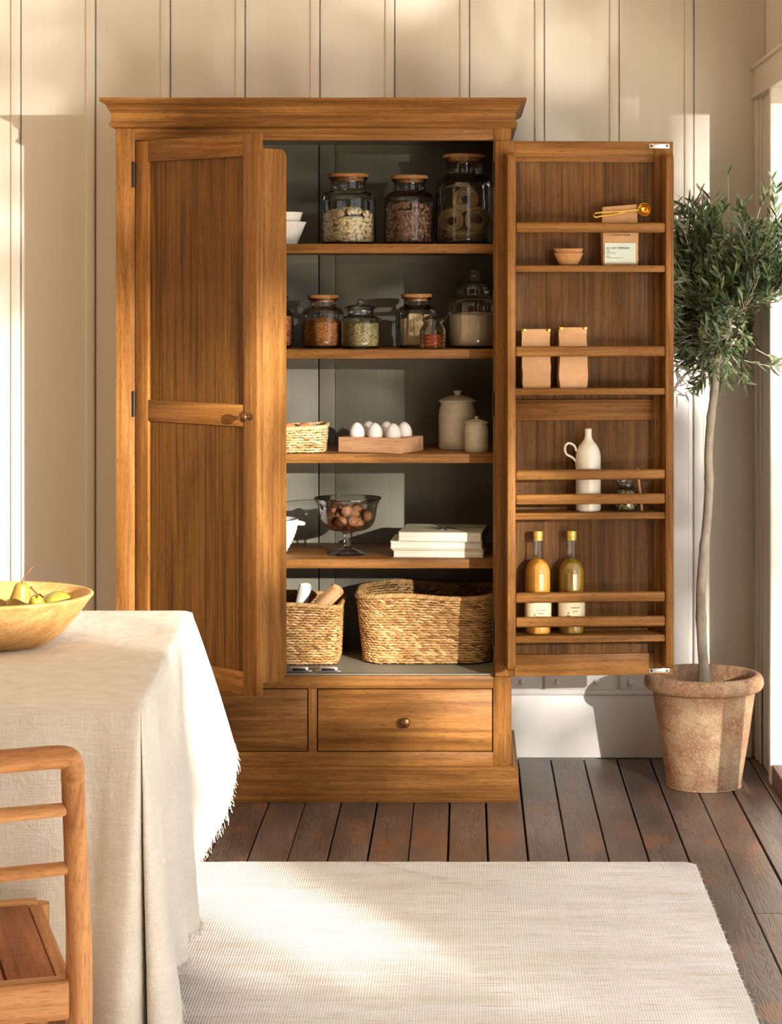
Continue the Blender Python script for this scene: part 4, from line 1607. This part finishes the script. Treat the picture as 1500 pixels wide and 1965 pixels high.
tree = thing('olive_tree', 'slender olive tree with round leafy crown growing from terracotta pot', 'tree', (PX, PY, .25))
Tb = Vector((PX, PY, .25))
tp = [(1349, 1330), (1350, 1285), (1347, 1240), (1344, 1150), (1348, 1080), (1356, 1000), (1360, 930), (1359, 870), (1364, 800), (1372, 740), (1370, 705), (1358, 672), (1350, 640)]
pts = [P(a, b, PY) - Tb for a, b in tp]
pts[0].z = -.02
tr_p = catmull(pts, 5)
rad = []
rr = random.Random(2)
for i, p in enumerate(tr_p):
    u = i / (len(tr_p) - 1)
    r = .0155 - .005 * u
    if u < .10:
        r += .007 * (1 - u / .10)
    if i % 9 == 4:
        r *= 1.16
    rad.append(r)
obj('trunk', MB().tube(tr_p, rad, 14).mesh('trunk', M['bark'], True, angle=80), tree)
rr = random.Random(21)
CC = Vector((.81, 6.52, 1.45)) - Tb
fork1 = tr_p[-12]
fork2 = tr_p[-1]
branches = []
def branch(a, b, r0, r1, bow=.03):
    mid = (a + b) / 2 + Vector((rr.uniform(-bow, bow), rr.uniform(-bow, bow), rr.uniform(0, bow)))
    pth = catmull([a, mid, b], 5)
    n = len(pth)
    obj('branch', MB().tube(pth, [r0 + (r1 - r0) * i / (n - 1) for i in range(n)], 7).mesh('branch', M['bark'], True, angle=80), tree)
    branches.append(pth)
    return pth


def inside(p, pad=0.0):
    w = p + Tb
    if w.y > 6.86 - pad:
        return False
    if w.x > .885 - pad and w.y > 6.50 - pad:
        return False
    if w.x > 1.02:
        return False
    if w.x < .66 and w.y < 6.44:
        return False
    if w.y < 6.25:
        return False
    return True


ends = []
for k in range(34):
    for _ in range(60):
        a = rr.uniform(0, 6.283)
        q_ = math.sqrt(rr.uniform(.08, 1))
        e = Vector((.235 * math.cos(a) * q_, .21 * math.sin(a) * q_, rr.uniform(-.15, .17)))
        p = CC + e
        if inside(p, .03):
            break
    st = fork2 if k % 3 else fork1
    branch(st, p, .0055, .0018)
    ends.append(p)
twm = MB()
leaf_spots = []
def leaf_mesh(L, W, curl):
    n = 6
    vs, fs = [], []
    for i in range(n + 1):
        u = i / n
        w = W * (math.sin(math.pi * u ** .85) ** .75) / 2 + .0003
        z = -curl * u * u * L
        vs += [(u * L, -w, z + w * .35), (u * L, 0, z), (u * L, w, z + w * .35)]
    for i in range(n):
        a, b = 3 * i, 3 * i + 3
        fs += [(a, b, b + 1, a + 1), (a + 1, b + 1, b + 2, a + 2)]
    return vs, fs
LV = [leaf_mesh(L, W, c) for L, W, c in ((.046, .0085, .12), (.055, .0095, .05), (.040, .0090, .2), (.050, .0075, -.08), (.036, .0080, .05))]


def twig(a, d, L, r=.0012):
    d = d.normalized()
    pth = [a]
    p = a.copy()
    n = max(4, int(L / .016))
    for i in range(n):
        d = (d + Vector((rr.uniform(-.12, .12), rr.uniform(-.12, .12), rr.uniform(-.05, .12)))).normalized()
        p = p + d * (L / n)
        if not inside(p, .012):
            break
        pth.append(p.copy())
        if i >= 1:
            side = d.cross(Vector((rr.uniform(-1, 1), rr.uniform(-1, 1), rr.uniform(-1, 1)))).normalized()
            for s_ in (-1, 1):
                if rr.random() < .12:
                    continue
                ld_ = (d * rr.uniform(.55, 1.1) + side * s_ * rr.uniform(.5, .9) + Vector((0, 0, rr.uniform(-.15, .15)))).normalized()
                leaf_spots.append((p.copy(), ld_, rr.randrange(5), rr.uniform(.75, 1.15), rr.uniform(0, 6.28)))
    if len(pth) > 2:
        twm.tube(pth, [r * (1 - .5 * i / len(pth)) for i in range(len(pth))], 5)


for pth in branches:
    for q in range(3, len(pth)):
        for _ in range(3):
            out = (pth[q] - CC)
            out.z += .10
            dd = out.normalized() + Vector((rr.uniform(-.8, .8), rr.uniform(-.8, .8), rr.uniform(-.3, .9)))
            twig(pth[q], dd, rr.uniform(.06, .15))
# tall sprigs above the crown and drooping ones beneath
for (px, py, L, dx, dz) in ((1452, 420, .09, .3, 1), (1478, 440, .12, .15, 1), (1352, 440, .06, 0, 1), (1385, 430, .06, 0, 1), (1415, 430, .06, .2, 1), (1320, 470, .05, -.2, 1),
                            (1420, 690, .14, .8, -.25), (1450, 670, .12, .6, -.4), (1390, 690, .09, .5, -.5), (1340, 650, .08, -.8, -.2), (1365, 700, .06, -.5, -.6), (1320, 600, .08, -.6, -.2), (1330, 640, .08, -.9, -.4)):
    st = P(px, py, 6.47) - Tb
    twig(st, Vector((dx, -.1, dz)), L)
# two bare shoots with a pair of leaves at the tip
for (px, py, px2, py2) in ((1396, 480, 1396, 332), (1472, 470, 1481, 344)):
    a, b = P(px, py, 6.46) - Tb, P(px2, py2, 6.46) - Tb
    twm.tube([a, a.lerp(b, .5) + Vector((.003, 0, 0)), b], [.0014, .0012, .0009], 5)
    for s_ in (-1, 1):
        leaf_spots.append((b.copy(), Vector((s_ * .5, -.2, 1)).normalized(), 4, .8, 1.57 * s_))
    leaf_spots.append((a.lerp(b, .96), Vector((.1, -.5, 1)).normalized(), 4, .4, 0))
tw = obj('twigs', twm.mesh('twigs', M['bark'], True, angle=80), tree)
tw['kind'] = 'stuff'


def leaf_xform(p, d, roll):
    q = d.to_track_quat('X', 'Z').to_matrix() @ Matrix.Rotation(roll, 3, 'X')
    return q


leaf_spots = [s_ for s_ in leaf_spots if inside(s_[0] + s_[1] * .05, .004)]
order = sorted(range(len(leaf_spots)), key=lambda i: (leaf_spots[i][0].y + (0.4 if (leaf_spots[i][0] + Tb).x > .905 else 0)))
front = set(order[:300])
leaf_me = []
for vs, fs in LV:
    leaf_me.append(MB().add(vs, fs).mesh('leaf', M['leaf'], True, angle=180))
rest = MB()
for i, (p, d, k, s_, roll) in enumerate(leaf_spots):
    q = leaf_xform(p, d, roll)
    if i in front:
        o = obj('leaf', leaf_me[k], tree, p, q.to_euler())
        o.scale = (s_, s_, s_)
    else:
        vs, fs = LV[k]
        rest.add([q @ (Vector(v) * s_) + p for v in vs], fs)
rs = obj('foliage', rest.mesh('foliage', M['leaf'], True, angle=180), tree)
rs['kind'] = 'stuff'
print('leaves', len(leaf_spots))

# ================================================================== rug
def rug():
    x0, x1, y0, y1, h = -2.35, .577, 2.6, 5.612, .011
    R = .035
    nx_, out = 40, []
    for (cx, cy, a0) in ((x1 - R, y1 - R, 90), (x1 - R, y0 + R, 0), (x0 + R, y0 + R, 270), (x0 + R, y1 - R, 180)):
        for k in range(8):
            a = math.radians(a0 - 90 * k / 7)
            out.append((cx + R * math.cos(a), cy + R * math.sin(a)))
    # subdivide edges and wobble
    pts = []
    n = len(out)
    for i in range(n):
        a, b = Vector(out[i]), Vector(out[(i + 1) % n])
        L = (b - a).length
        m_ = max(1, int(L / .02))
        for k in range(m_):
            p = a.lerp(b, k / m_)
            w = mnoise.noise(Vector((p.x * 9, p.y * 9, 0))) * .0035 + mnoise.noise(Vector((p.x * 60, p.y * 60, 2))) * .0012
            d = (p - Vector(((x0 + x1) / 2, (y0 + y1) / 2)))
            pts.append(p + d.normalized() * w)
    n = len(pts)
    vs = [(p.x, p.y, .0004) for p in pts] + [(p.x, p.y, h * .75) for p in pts]
    cx, cy = (x0 + x1) / 2, (y0 + y1) / 2
    vs += [(cx + (p.x - cx) * .9985, cy + (p.y - cy) * .9985, h) for p in pts]
    fs = [(i, (i + 1) % n, n + (i + 1) % n, n + i) for i in range(n)] + [(n + i, n + (i + 1) % n, 2 * n + (i + 1) % n, 2 * n + i) for i in range(n)]
    fs += [tuple(range(2 * n, 3 * n)), tuple(reversed(range(n)))]
    o = obj('rug', MB().add(vs, fs).mesh('rug', M['rug'], True, angle=50))
    # fuzzy edge yarn
    m = MB()
    r_ = random.Random(6)
    for i in range(n):
        if pts[i].y < 3.6 or pts[i].x < -1.2:
            continue
        for q in range(3):
            p = pts[i].lerp(pts[(i + 1) % n], r_.random())
            d = (p - Vector((cx, cy))).normalized()
            e = p + d * r_.uniform(.001, .004) + Vector((r_.uniform(-.004, .004), r_.uniform(-.004, .004)))
            m.tube([(p.x, p.y, h * .6), (e.x, e.y, r_.uniform(.001, h))], .0006, 3)
    f = obj('edge_fuzz', m.mesh('edge_fuzz', M['rug'], True), o)
    f['kind'] = 'stuff'
    tag(o, 'cream woven wool rug with fine tan streaks on floorboards', 'rug')
rug()

# ================================================================== dining table, cloth, bowl, pears
TZ = .757
N_ = Vector((-.545, 3.722))
F_ = Vector((-.602, 4.850))
table = thing('dining_table', 'wooden dining table hidden beneath a linen cloth', 'table', (0, 0, 0))
boxo('table_top', (-2.18, -.618, 3.74, 4.835, TZ - .036, TZ - .004), 'teak_x', table, .004)
boxo('apron', (-2.10, -.68, 3.79, 3.81, TZ - .12, TZ - .036), 'teak_x', table, .002)
boxo('apron', (-2.10, -.68, 4.76, 4.78, TZ - .12, TZ - .036), 'teak_x', table, .002)
for xx in (-2.12, -.74):
    for yy in (3.78, 4.72):
        boxo('leg', (xx, xx + .07, yy, yy + .07, .0122, TZ - .036), 'teak_z', table, .004)

# perimeter of the cloth: (top xy, hem xyz)
fan_f = [(-.80, 4.93, .29), (-.70, 4.955, .30), (-.63, 4.985, .36), (-.575, 5.00, .42), (-.525, 4.985, .44), (-.512, 4.955, .40), (-.528, 4.92, .31), (-.560, 4.85, .245), (-.580, 4.75, .215)]
fan_n = [(-.520, 3.99, .195), (-.500, 3.90, .180), (-.485, 3.82, .15), (-.472, 3.755, .12), (-.470, 3.70, .105), (-.485, 3.662, .10), (-.508, 3.650, .10), (-.523, 3.668, .10), (-.529, 3.735, .10),
         (-.535, 3.668, .10), (-.548, 3.630, .10), (-.572, 3.612, .105), (-.595, 3.625, .13), (-.612, 3.66, .19), (-.635, 3.705, .26)]
ctrl = []
for x in (-2.2, -1.8, -1.4, -1.1, -.95):
    ctrl.append(((x, 4.85), (x, 4.905 + .012 * math.sin(x * 14), .29)))
fan_top_f = [(-.82, 4.85), (-.72, 4.85), (-.66, 4.85), (-.625, 4.85), (-.607, 4.846), (-.601, 4.838), (-.598, 4.81), (-.594, 4.74), (-.589, 4.65)]
for t_, h_ in zip(fan_top_f, fan_f):
    ctrl.append((t_, h_))
side = [((-.583, 4.50), (-.556, 4.58, .185)), ((-.578, 4.40), (-.535, 4.47, .175)), ((-.573, 4.30), (-.562, 4.36, .18)), ((-.568, 4.20), (-.530, 4.25, .18)), ((-.562, 4.08), (-.548, 4.12, .19))]
ctrl += side
fan_top_n = [(-.556, 3.96), (-.552, 3.87), (-.549, 3.80), (-.547, 3.76), (-.5455, 3.740), (-.545, 3.730), (-.545, 3.727), (-.5455, 3.7255), (-.546, 3.7245), (-.547, 3.7237), (-.549, 3.723), (-.553, 3.7225), (-.565, 3.722), (-.59, 3.722), (-.625, 3.722)]
for t_, h_ in zip(fan_top_n, fan_n):
    ctrl.append((t_, h_))
for k, x in enumerate((-.70, -.78, -.90, -1.02, -1.15, -1.3, -1.5, -1.8, -2.2)):
    ctrl.append(((x, 3.722), (x, 3.700 + .012 * math.sin(k * 2.3), .285)))
tops = catmull([(a[0], a[1], TZ) for a, b in ctrl], 6)
hems = catmull([b for a, b in ctrl], 6)
n = len(tops)
rows = 34
vs, fs = [], []
cen = Vector((-1.4, 4.3))
# two inner rows round the table edge over
for (ins, dz) in ((.016, .0), (.006, -.0008)):
    for p in tops:
        d = Vector((cen.x - p.x, cen.y - p.y))
        q = Vector((max(-2.19, min(p.x, p.x)), p.y))
        # inset towards the middle per axis
        x = p.x - ins if p.x > -1.0 and p.x > -.66 else p.x
        y = p.y + (ins if p.y < 4.2 and p.x < -.54 - 0 and abs(p.y - 3.722) < .03 else 0) - (ins if p.y > 4.80 else 0)
        vs.append((x, y, TZ + dz))
for r in range(1, rows + 1):
    u = r / rows
    for i in range(n):
        T, H = tops[i], hems[i]
        z = T.z + (H.z - T.z) * u
        e = u ** (.88 if T.y > 4.7 and T.x > -.7 else 1.15)
        x = T.x + (H.x - T.x) * e
        y = T.y + (H.y - T.y) * e
        wv = mnoise.noise(Vector((x * 7, y * 7, z * 5))) * .007 * min(1, u * 4) * (1 - .3 * u)
        wv += mnoise.noise(Vector((x * 26, y * 26, z * 20 + 4))) * .0022
        if r == 1:
            z = T.z - .006
            wv *= .3
        # push along a rough outward direction
        ox, oy = (1, 0) if (T.x > -.61 and 3.75 < T.y < 4.84) else ((0, -1) if T.y < 3.75 else (0, 1))
        vs.append((x + ox * wv, y + oy * wv, z))
for r in range(rows + 1):
    for i in range(n - 1):
        a, b = r * n + i, (r + 1) * n + i
        fs.append((a, a + 1, b + 1, b))
fs.append(tuple(range(n)))
cl = obj('tablecloth', MB().add(vs, fs).mesh('tablecloth', M['linen'], True, angle=75))
tag(cl, 'pale linen tablecloth with frayed hem draped over dining table', 'tablecloth')
m = MB()
r_ = random.Random(9)
base = (rows + 1) * n
for i in range(n - 1):
    a, b = Vector(vs[base + i]), Vector(vs[base + i + 1])
    cnt = max(2, int((b - a).length / .0026))
    if a.x < -1.2:
        continue
    for k in range(cnt):
        p = a.lerp(b, r_.random())
        e = p + Vector((r_.uniform(-.008, .008), r_.uniform(-.008, .008), -r_.uniform(.006, .020)))
        mid = (p + e) / 2 + Vector((r_.uniform(-.003, .003), r_.uniform(-.003, .003), 0))
        m.tube([p + Vector((0, 0, .002)), mid, e], .0005, 3, cap=False)
fr = obj('frayed_hem', m.mesh('frayed_hem', M['linen'], True), cl)
fr['kind'] = 'stuff'

# wooden bowl
BX, BY = -.926, 4.385
bw = obj('fruit_bowl', MB().lathe(smooth_prof([(0, .0), (.088, .0), (.102, .003), (.128, .022), (.156, .052), (.178, .082), (.187, .093), (.188, .097), (.184, .099), (.179, .097), (.165, .078), (.138, .046), (.105, .022), (.05, .014), (0, .013)], 4), 64).mesh('fruit_bowl', M['bowl_wood'], True, angle=70), None, (BX, BY, TZ + .0006))
tag(bw, 'shallow carved pale wooden bowl of pears on the tablecloth', 'bowl')


def pear(label, loc, rot, s_, mat, bend=.3):
    p = thing('pear', label, 'pear', loc, 0, 'pears in the wooden bowl')
    p.rotation_euler = rot
    pr = smooth_prof([(0, -.034), (.012, -.035), (.028, -.026), (.0335, -.008), (.030, .012), (.021, .032), (.0150, .050), (.0115, .060), (.006, .064), (0, .0635)], 4)
    pr = [(r * s_, z * s_) for r, z in pr]
    obj('pear_body', MB().lathe(pr, 32, flute=lambda a, z: 1 + .02 * math.sin(a * 3 + 1)).mesh('pear_body', M[mat], True, angle=180), p)
    st = catmull([(0, 0, .060 * s_), (.003, 0, .072 * s_), (.004 + bend * .02, 0, .084 * s_), (.004 + bend * .045, .002, .095 * s_)], 4)
    nn = len(st)
    obj('stem', MB().tube(st, [.0013 + .0012 * (i / nn) ** 2 for i in range(nn)], 8).mesh('stem', M['stem'], True), p)


pear('upright brown green pear with long stem in the wooden bowl', (BX + .042, BY + .010, TZ + .0525), (.03, .06, .3), 1.05, 'pear', .35)
pear('greener pear with its curved stem up beside the upright pear', (BX + .088, BY - .048, TZ + .0593), (.75, 0, .15), .95, 'pear_green', -.3)
pear('russet green pear lying on its side behind the greener pear', (BX + .113, BY + .029, TZ + .0718), (1.45, 0, 3.65), .9, 'pear_green', .1)
pear('golden pear lying against the far side of the upright pear', (BX - .024, BY + .057, TZ + .0500), (1.47, 0, -1.77), 1.0, 'pear', .2)

# ================================================================== chair
CA = math.radians(17)
seat_z = .452
fx, fy = -math.sin(CA), math.cos(CA)
rx_, ry_ = math.cos(CA), math.sin(CA)
rear_r = Vector((-.567, 3.255))
# local rear right post at (.215, -.215)
c0 = Vector((rear_r.x - .215 * rx_ + .215 * fx, rear_r.y - .215 * ry_ + .215 * fy))
ch = thing('dining_chair', 'teak dining chair with rounded rungs seen from behind at the table', 'chair', (c0.x, c0.y, 0), CA)
def post(s_):
    return [(s_ * .206, -.20, .0114), (s_ * .211, -.208, .22), (s_ * .215, -.215, seat_z), (s_ * .209, -.232, .60), (s_ * .202, -.252, .72), (s_ * .1995, -.262, .765)]
for s_ in (-1, 1):
    pth = catmull(post(s_), 5)
    nn = len(pth)
    rads = [.0165 + .0035 * math.exp(-((p.z - .40) / .17) ** 2)  for p in pth]
    obj('leg', MB().tube(pth, rads, 16).mesh('leg', M['teak_z'], True, angle=80), ch)
# crest rail, rounded at the ends
cr_p = catmull([(-.1995, -.262, .748), (-.1985, -.2635, .772), (-.185, -.266, .7845), (-.11, -.276, .786), (0, -.282, .786), (.11, -.276, .786), (.183, -.266, .7845), (.198, -.2635, .773), (.1995, -.262, .748)], 6)
obj('crest_rail', MB().tube(cr_p, .0168, 16).mesh('crest_rail', M['teak_x'], True, angle=80), ch)
for z, yy in ((.706, -.250), (.617, -.235)):
    pth = catmull([(-.203, yy, z), (-.10, yy - .012, z), (0, yy - .016, z), (.10, yy - .012, z), (.203, yy, z)], 6)
    nn = len(pth)
    obj('rung', MB().tube(pth, [.0085 + .0025 * math.sin(math.pi * min(1, max(0, (i / (nn - 1)))) ) ** .3 if 0 < i < nn - 1 else .008 for i in range(nn)], 12).mesh('rung', M['teak_x'], True, angle=80), ch)
# seat frame and boards
boxo('seat_rail', (-.195, .199, -.232, -.200, seat_z - .058, seat_z), 'teak_x', ch, .004)
boxo('seat_rail', (-.20, .20, .195, .225, seat_z - .05, seat_z + .002), 'teak_x', ch, .004)
for s_ in (-1, 1):
    a, b = sorted((s_ * .184, s_ * .206))
    boxo('seat_rail', (a, b, -.200, .195, seat_z - .05, seat_z - .004), 'teak_y', ch, .004)
    pth = [(s_ * .195, .205, .0114), (s_ * .198, .207, .25), (s_ * .200, .208, seat_z - .004)]
    obj('leg', MB().tube(pth, [.015, .019, .019], 14).mesh('leg', M['teak_z'], True, angle=80), ch)
w = .368 / 5
for k in range(5):
    xa = -.184 + k * w
    boxo('seat_board', (xa + .0022, xa + w - .0022, -.198, .194, seat_z - .020, seat_z - .0015), 'teak_dark', ch, .002)

# ================================================================== unseen leaf screen outside the glazed side, added to dapple the lamp light
gt = thing('leaf_gobo', 'unseen leaf screen added outside the glazed opening to dapple the light', 'tree', (2.47, 1.0, 0))
Gb = Vector((2.47, 1.0, 0))
rr = random.Random(77)
gm = MB()


def shade(xa, xb, za, zb, cover):
    """leaves added between the lamp and a field of the cupboard front plane to shade it"""
    aw, ah = abs(xb - xa) * .2, abs(zb - za) * .2
    L, W = .050, .022
    cnt = max(1, int(cover * aw * ah / (L * W * .62)))
    nx2 = max(1, int(math.sqrt(cnt * aw / ah)))
    nz2 = max(1, int(cnt / nx2))
    for i in range(nx2):
        for j in range(nz2):
            tx = xa + (xb - xa) * (i + rr.random()) / nx2
            tz = za + (zb - za) * (j + rr.random()) / nz2
            s_ = rr.uniform(.17, .23)
            c = LAMP + (Vector((tx, 6.32, tz)) - LAMP) * s_ - Gb
            rot = Euler((math.radians(90) + rr.uniform(-.6, .6), rr.uniform(0, 6.28), math.radians(25) + rr.uniform(-.6, .6))).to_matrix()
            vs, fs = leaf_mesh(L * s_ / .2 * rr.uniform(.8, 1.2), W * rr.uniform(.85, 1.15), .1)
            gm.add([rot @ (Vector(v) - Vector((L / 2, 0, 0))) + c for v in vs], fs)


shade(-.98, .86, 1.38, 2.02, 2.3)
shade(.86, 1.1, 1.38, 1.72, .7)
shade(.72, 1.1, 1.70, 2.1, 1.3)
shade(-.75, .95, 2.02, 3.2, 1.8)
shade(-1.5, -.75, 2.02, 3.2, 1.1)
shade(-1.5, -1.10, 1.25, 2.02, 1.1)
shade(-1.5, -1.12, .45, .75, 1.0)
shade(.23, .80, .42, 1.38, 2.4)
shade(.80, 1.0, .42, 1.2, 2.0)
shade(.08, .25, .9, 1.38, 1.8)
shade(-.35, .12, 1.1, 1.38, 1.5)
shade(-.36, .1, .50, .66, 1.2)
shade(-.76, -.40, .33, .62, 2.2)
shade(-.15, .15, .62, .8, 1.2)
shade(.26, .58, .09, .40, 1.3)
shade(-.98, -.78, -.62, -.15, 2.2)
shade(-.5, .05, .96, 1.1, .5)
shade(.06, .22, .36, .64, .7)
shade(.58, .86, -.10, .42, 2.0)
shade(-.05, .58, -.34, .09, 1.5)
shade(-.95, -.15, -.32, .32, 2.4)
shade(-.82, .9, -1.6, -.32, 2.6)
shade(-2.6, -.80, -1.8, -.62, 2.6)
shade(-2.2, -1.46, -.62, -.32, 1.3)
shade(-7.5, -2.85, -1.8, .05, 2.6)
shade(-2.9, -1.72, -1.0, -.05, 2.2)
shade(-4.5, -1.85, -.1, .29, 1.9)
shade(-.84, -.42, .62, 1.36, .6)
shade(-.13, .0, .68, 1.05, 1.0)
shade(-.3, .1, .36, .5, .25)
lf = obj('foliage', gm.mesh('foliage', M['leaf'], True, angle=180), gt)
lf['kind'] = 'stuff'
obj('trunk', MB().tube(catmull([(0, 0, 0), (.02, 0, .6), (-.02, .02, 1.1), (.03, 0, 1.5)], 6), [.035 - .001 * i for i in range(19)], 10).mesh('trunk', M['bark'], True, angle=80), gt)  # stem added to carry the shading leaves
for tx, tz in ((-.4, 1.7), (.5, 1.6), (.5, .9), (-.5, 0), (0, -.9), (-1.8, -1.1), (-4, -.7), (-2.5, -.3), (-2.5, .2), (-1.2, 2.2), (-6, -.9), (.3, 2.5)):
    c = LAMP + (Vector((tx, 6.32, tz)) - LAMP) * .2 - Gb
    q = Vector((0, 0, 1.2))
    obj('branch', MB().tube(catmull([q, q.lerp(c, .5) + Vector((0, .05, .03)), c], 5), .003, 6).mesh('branch', M['bark'], True, angle=80), gt)
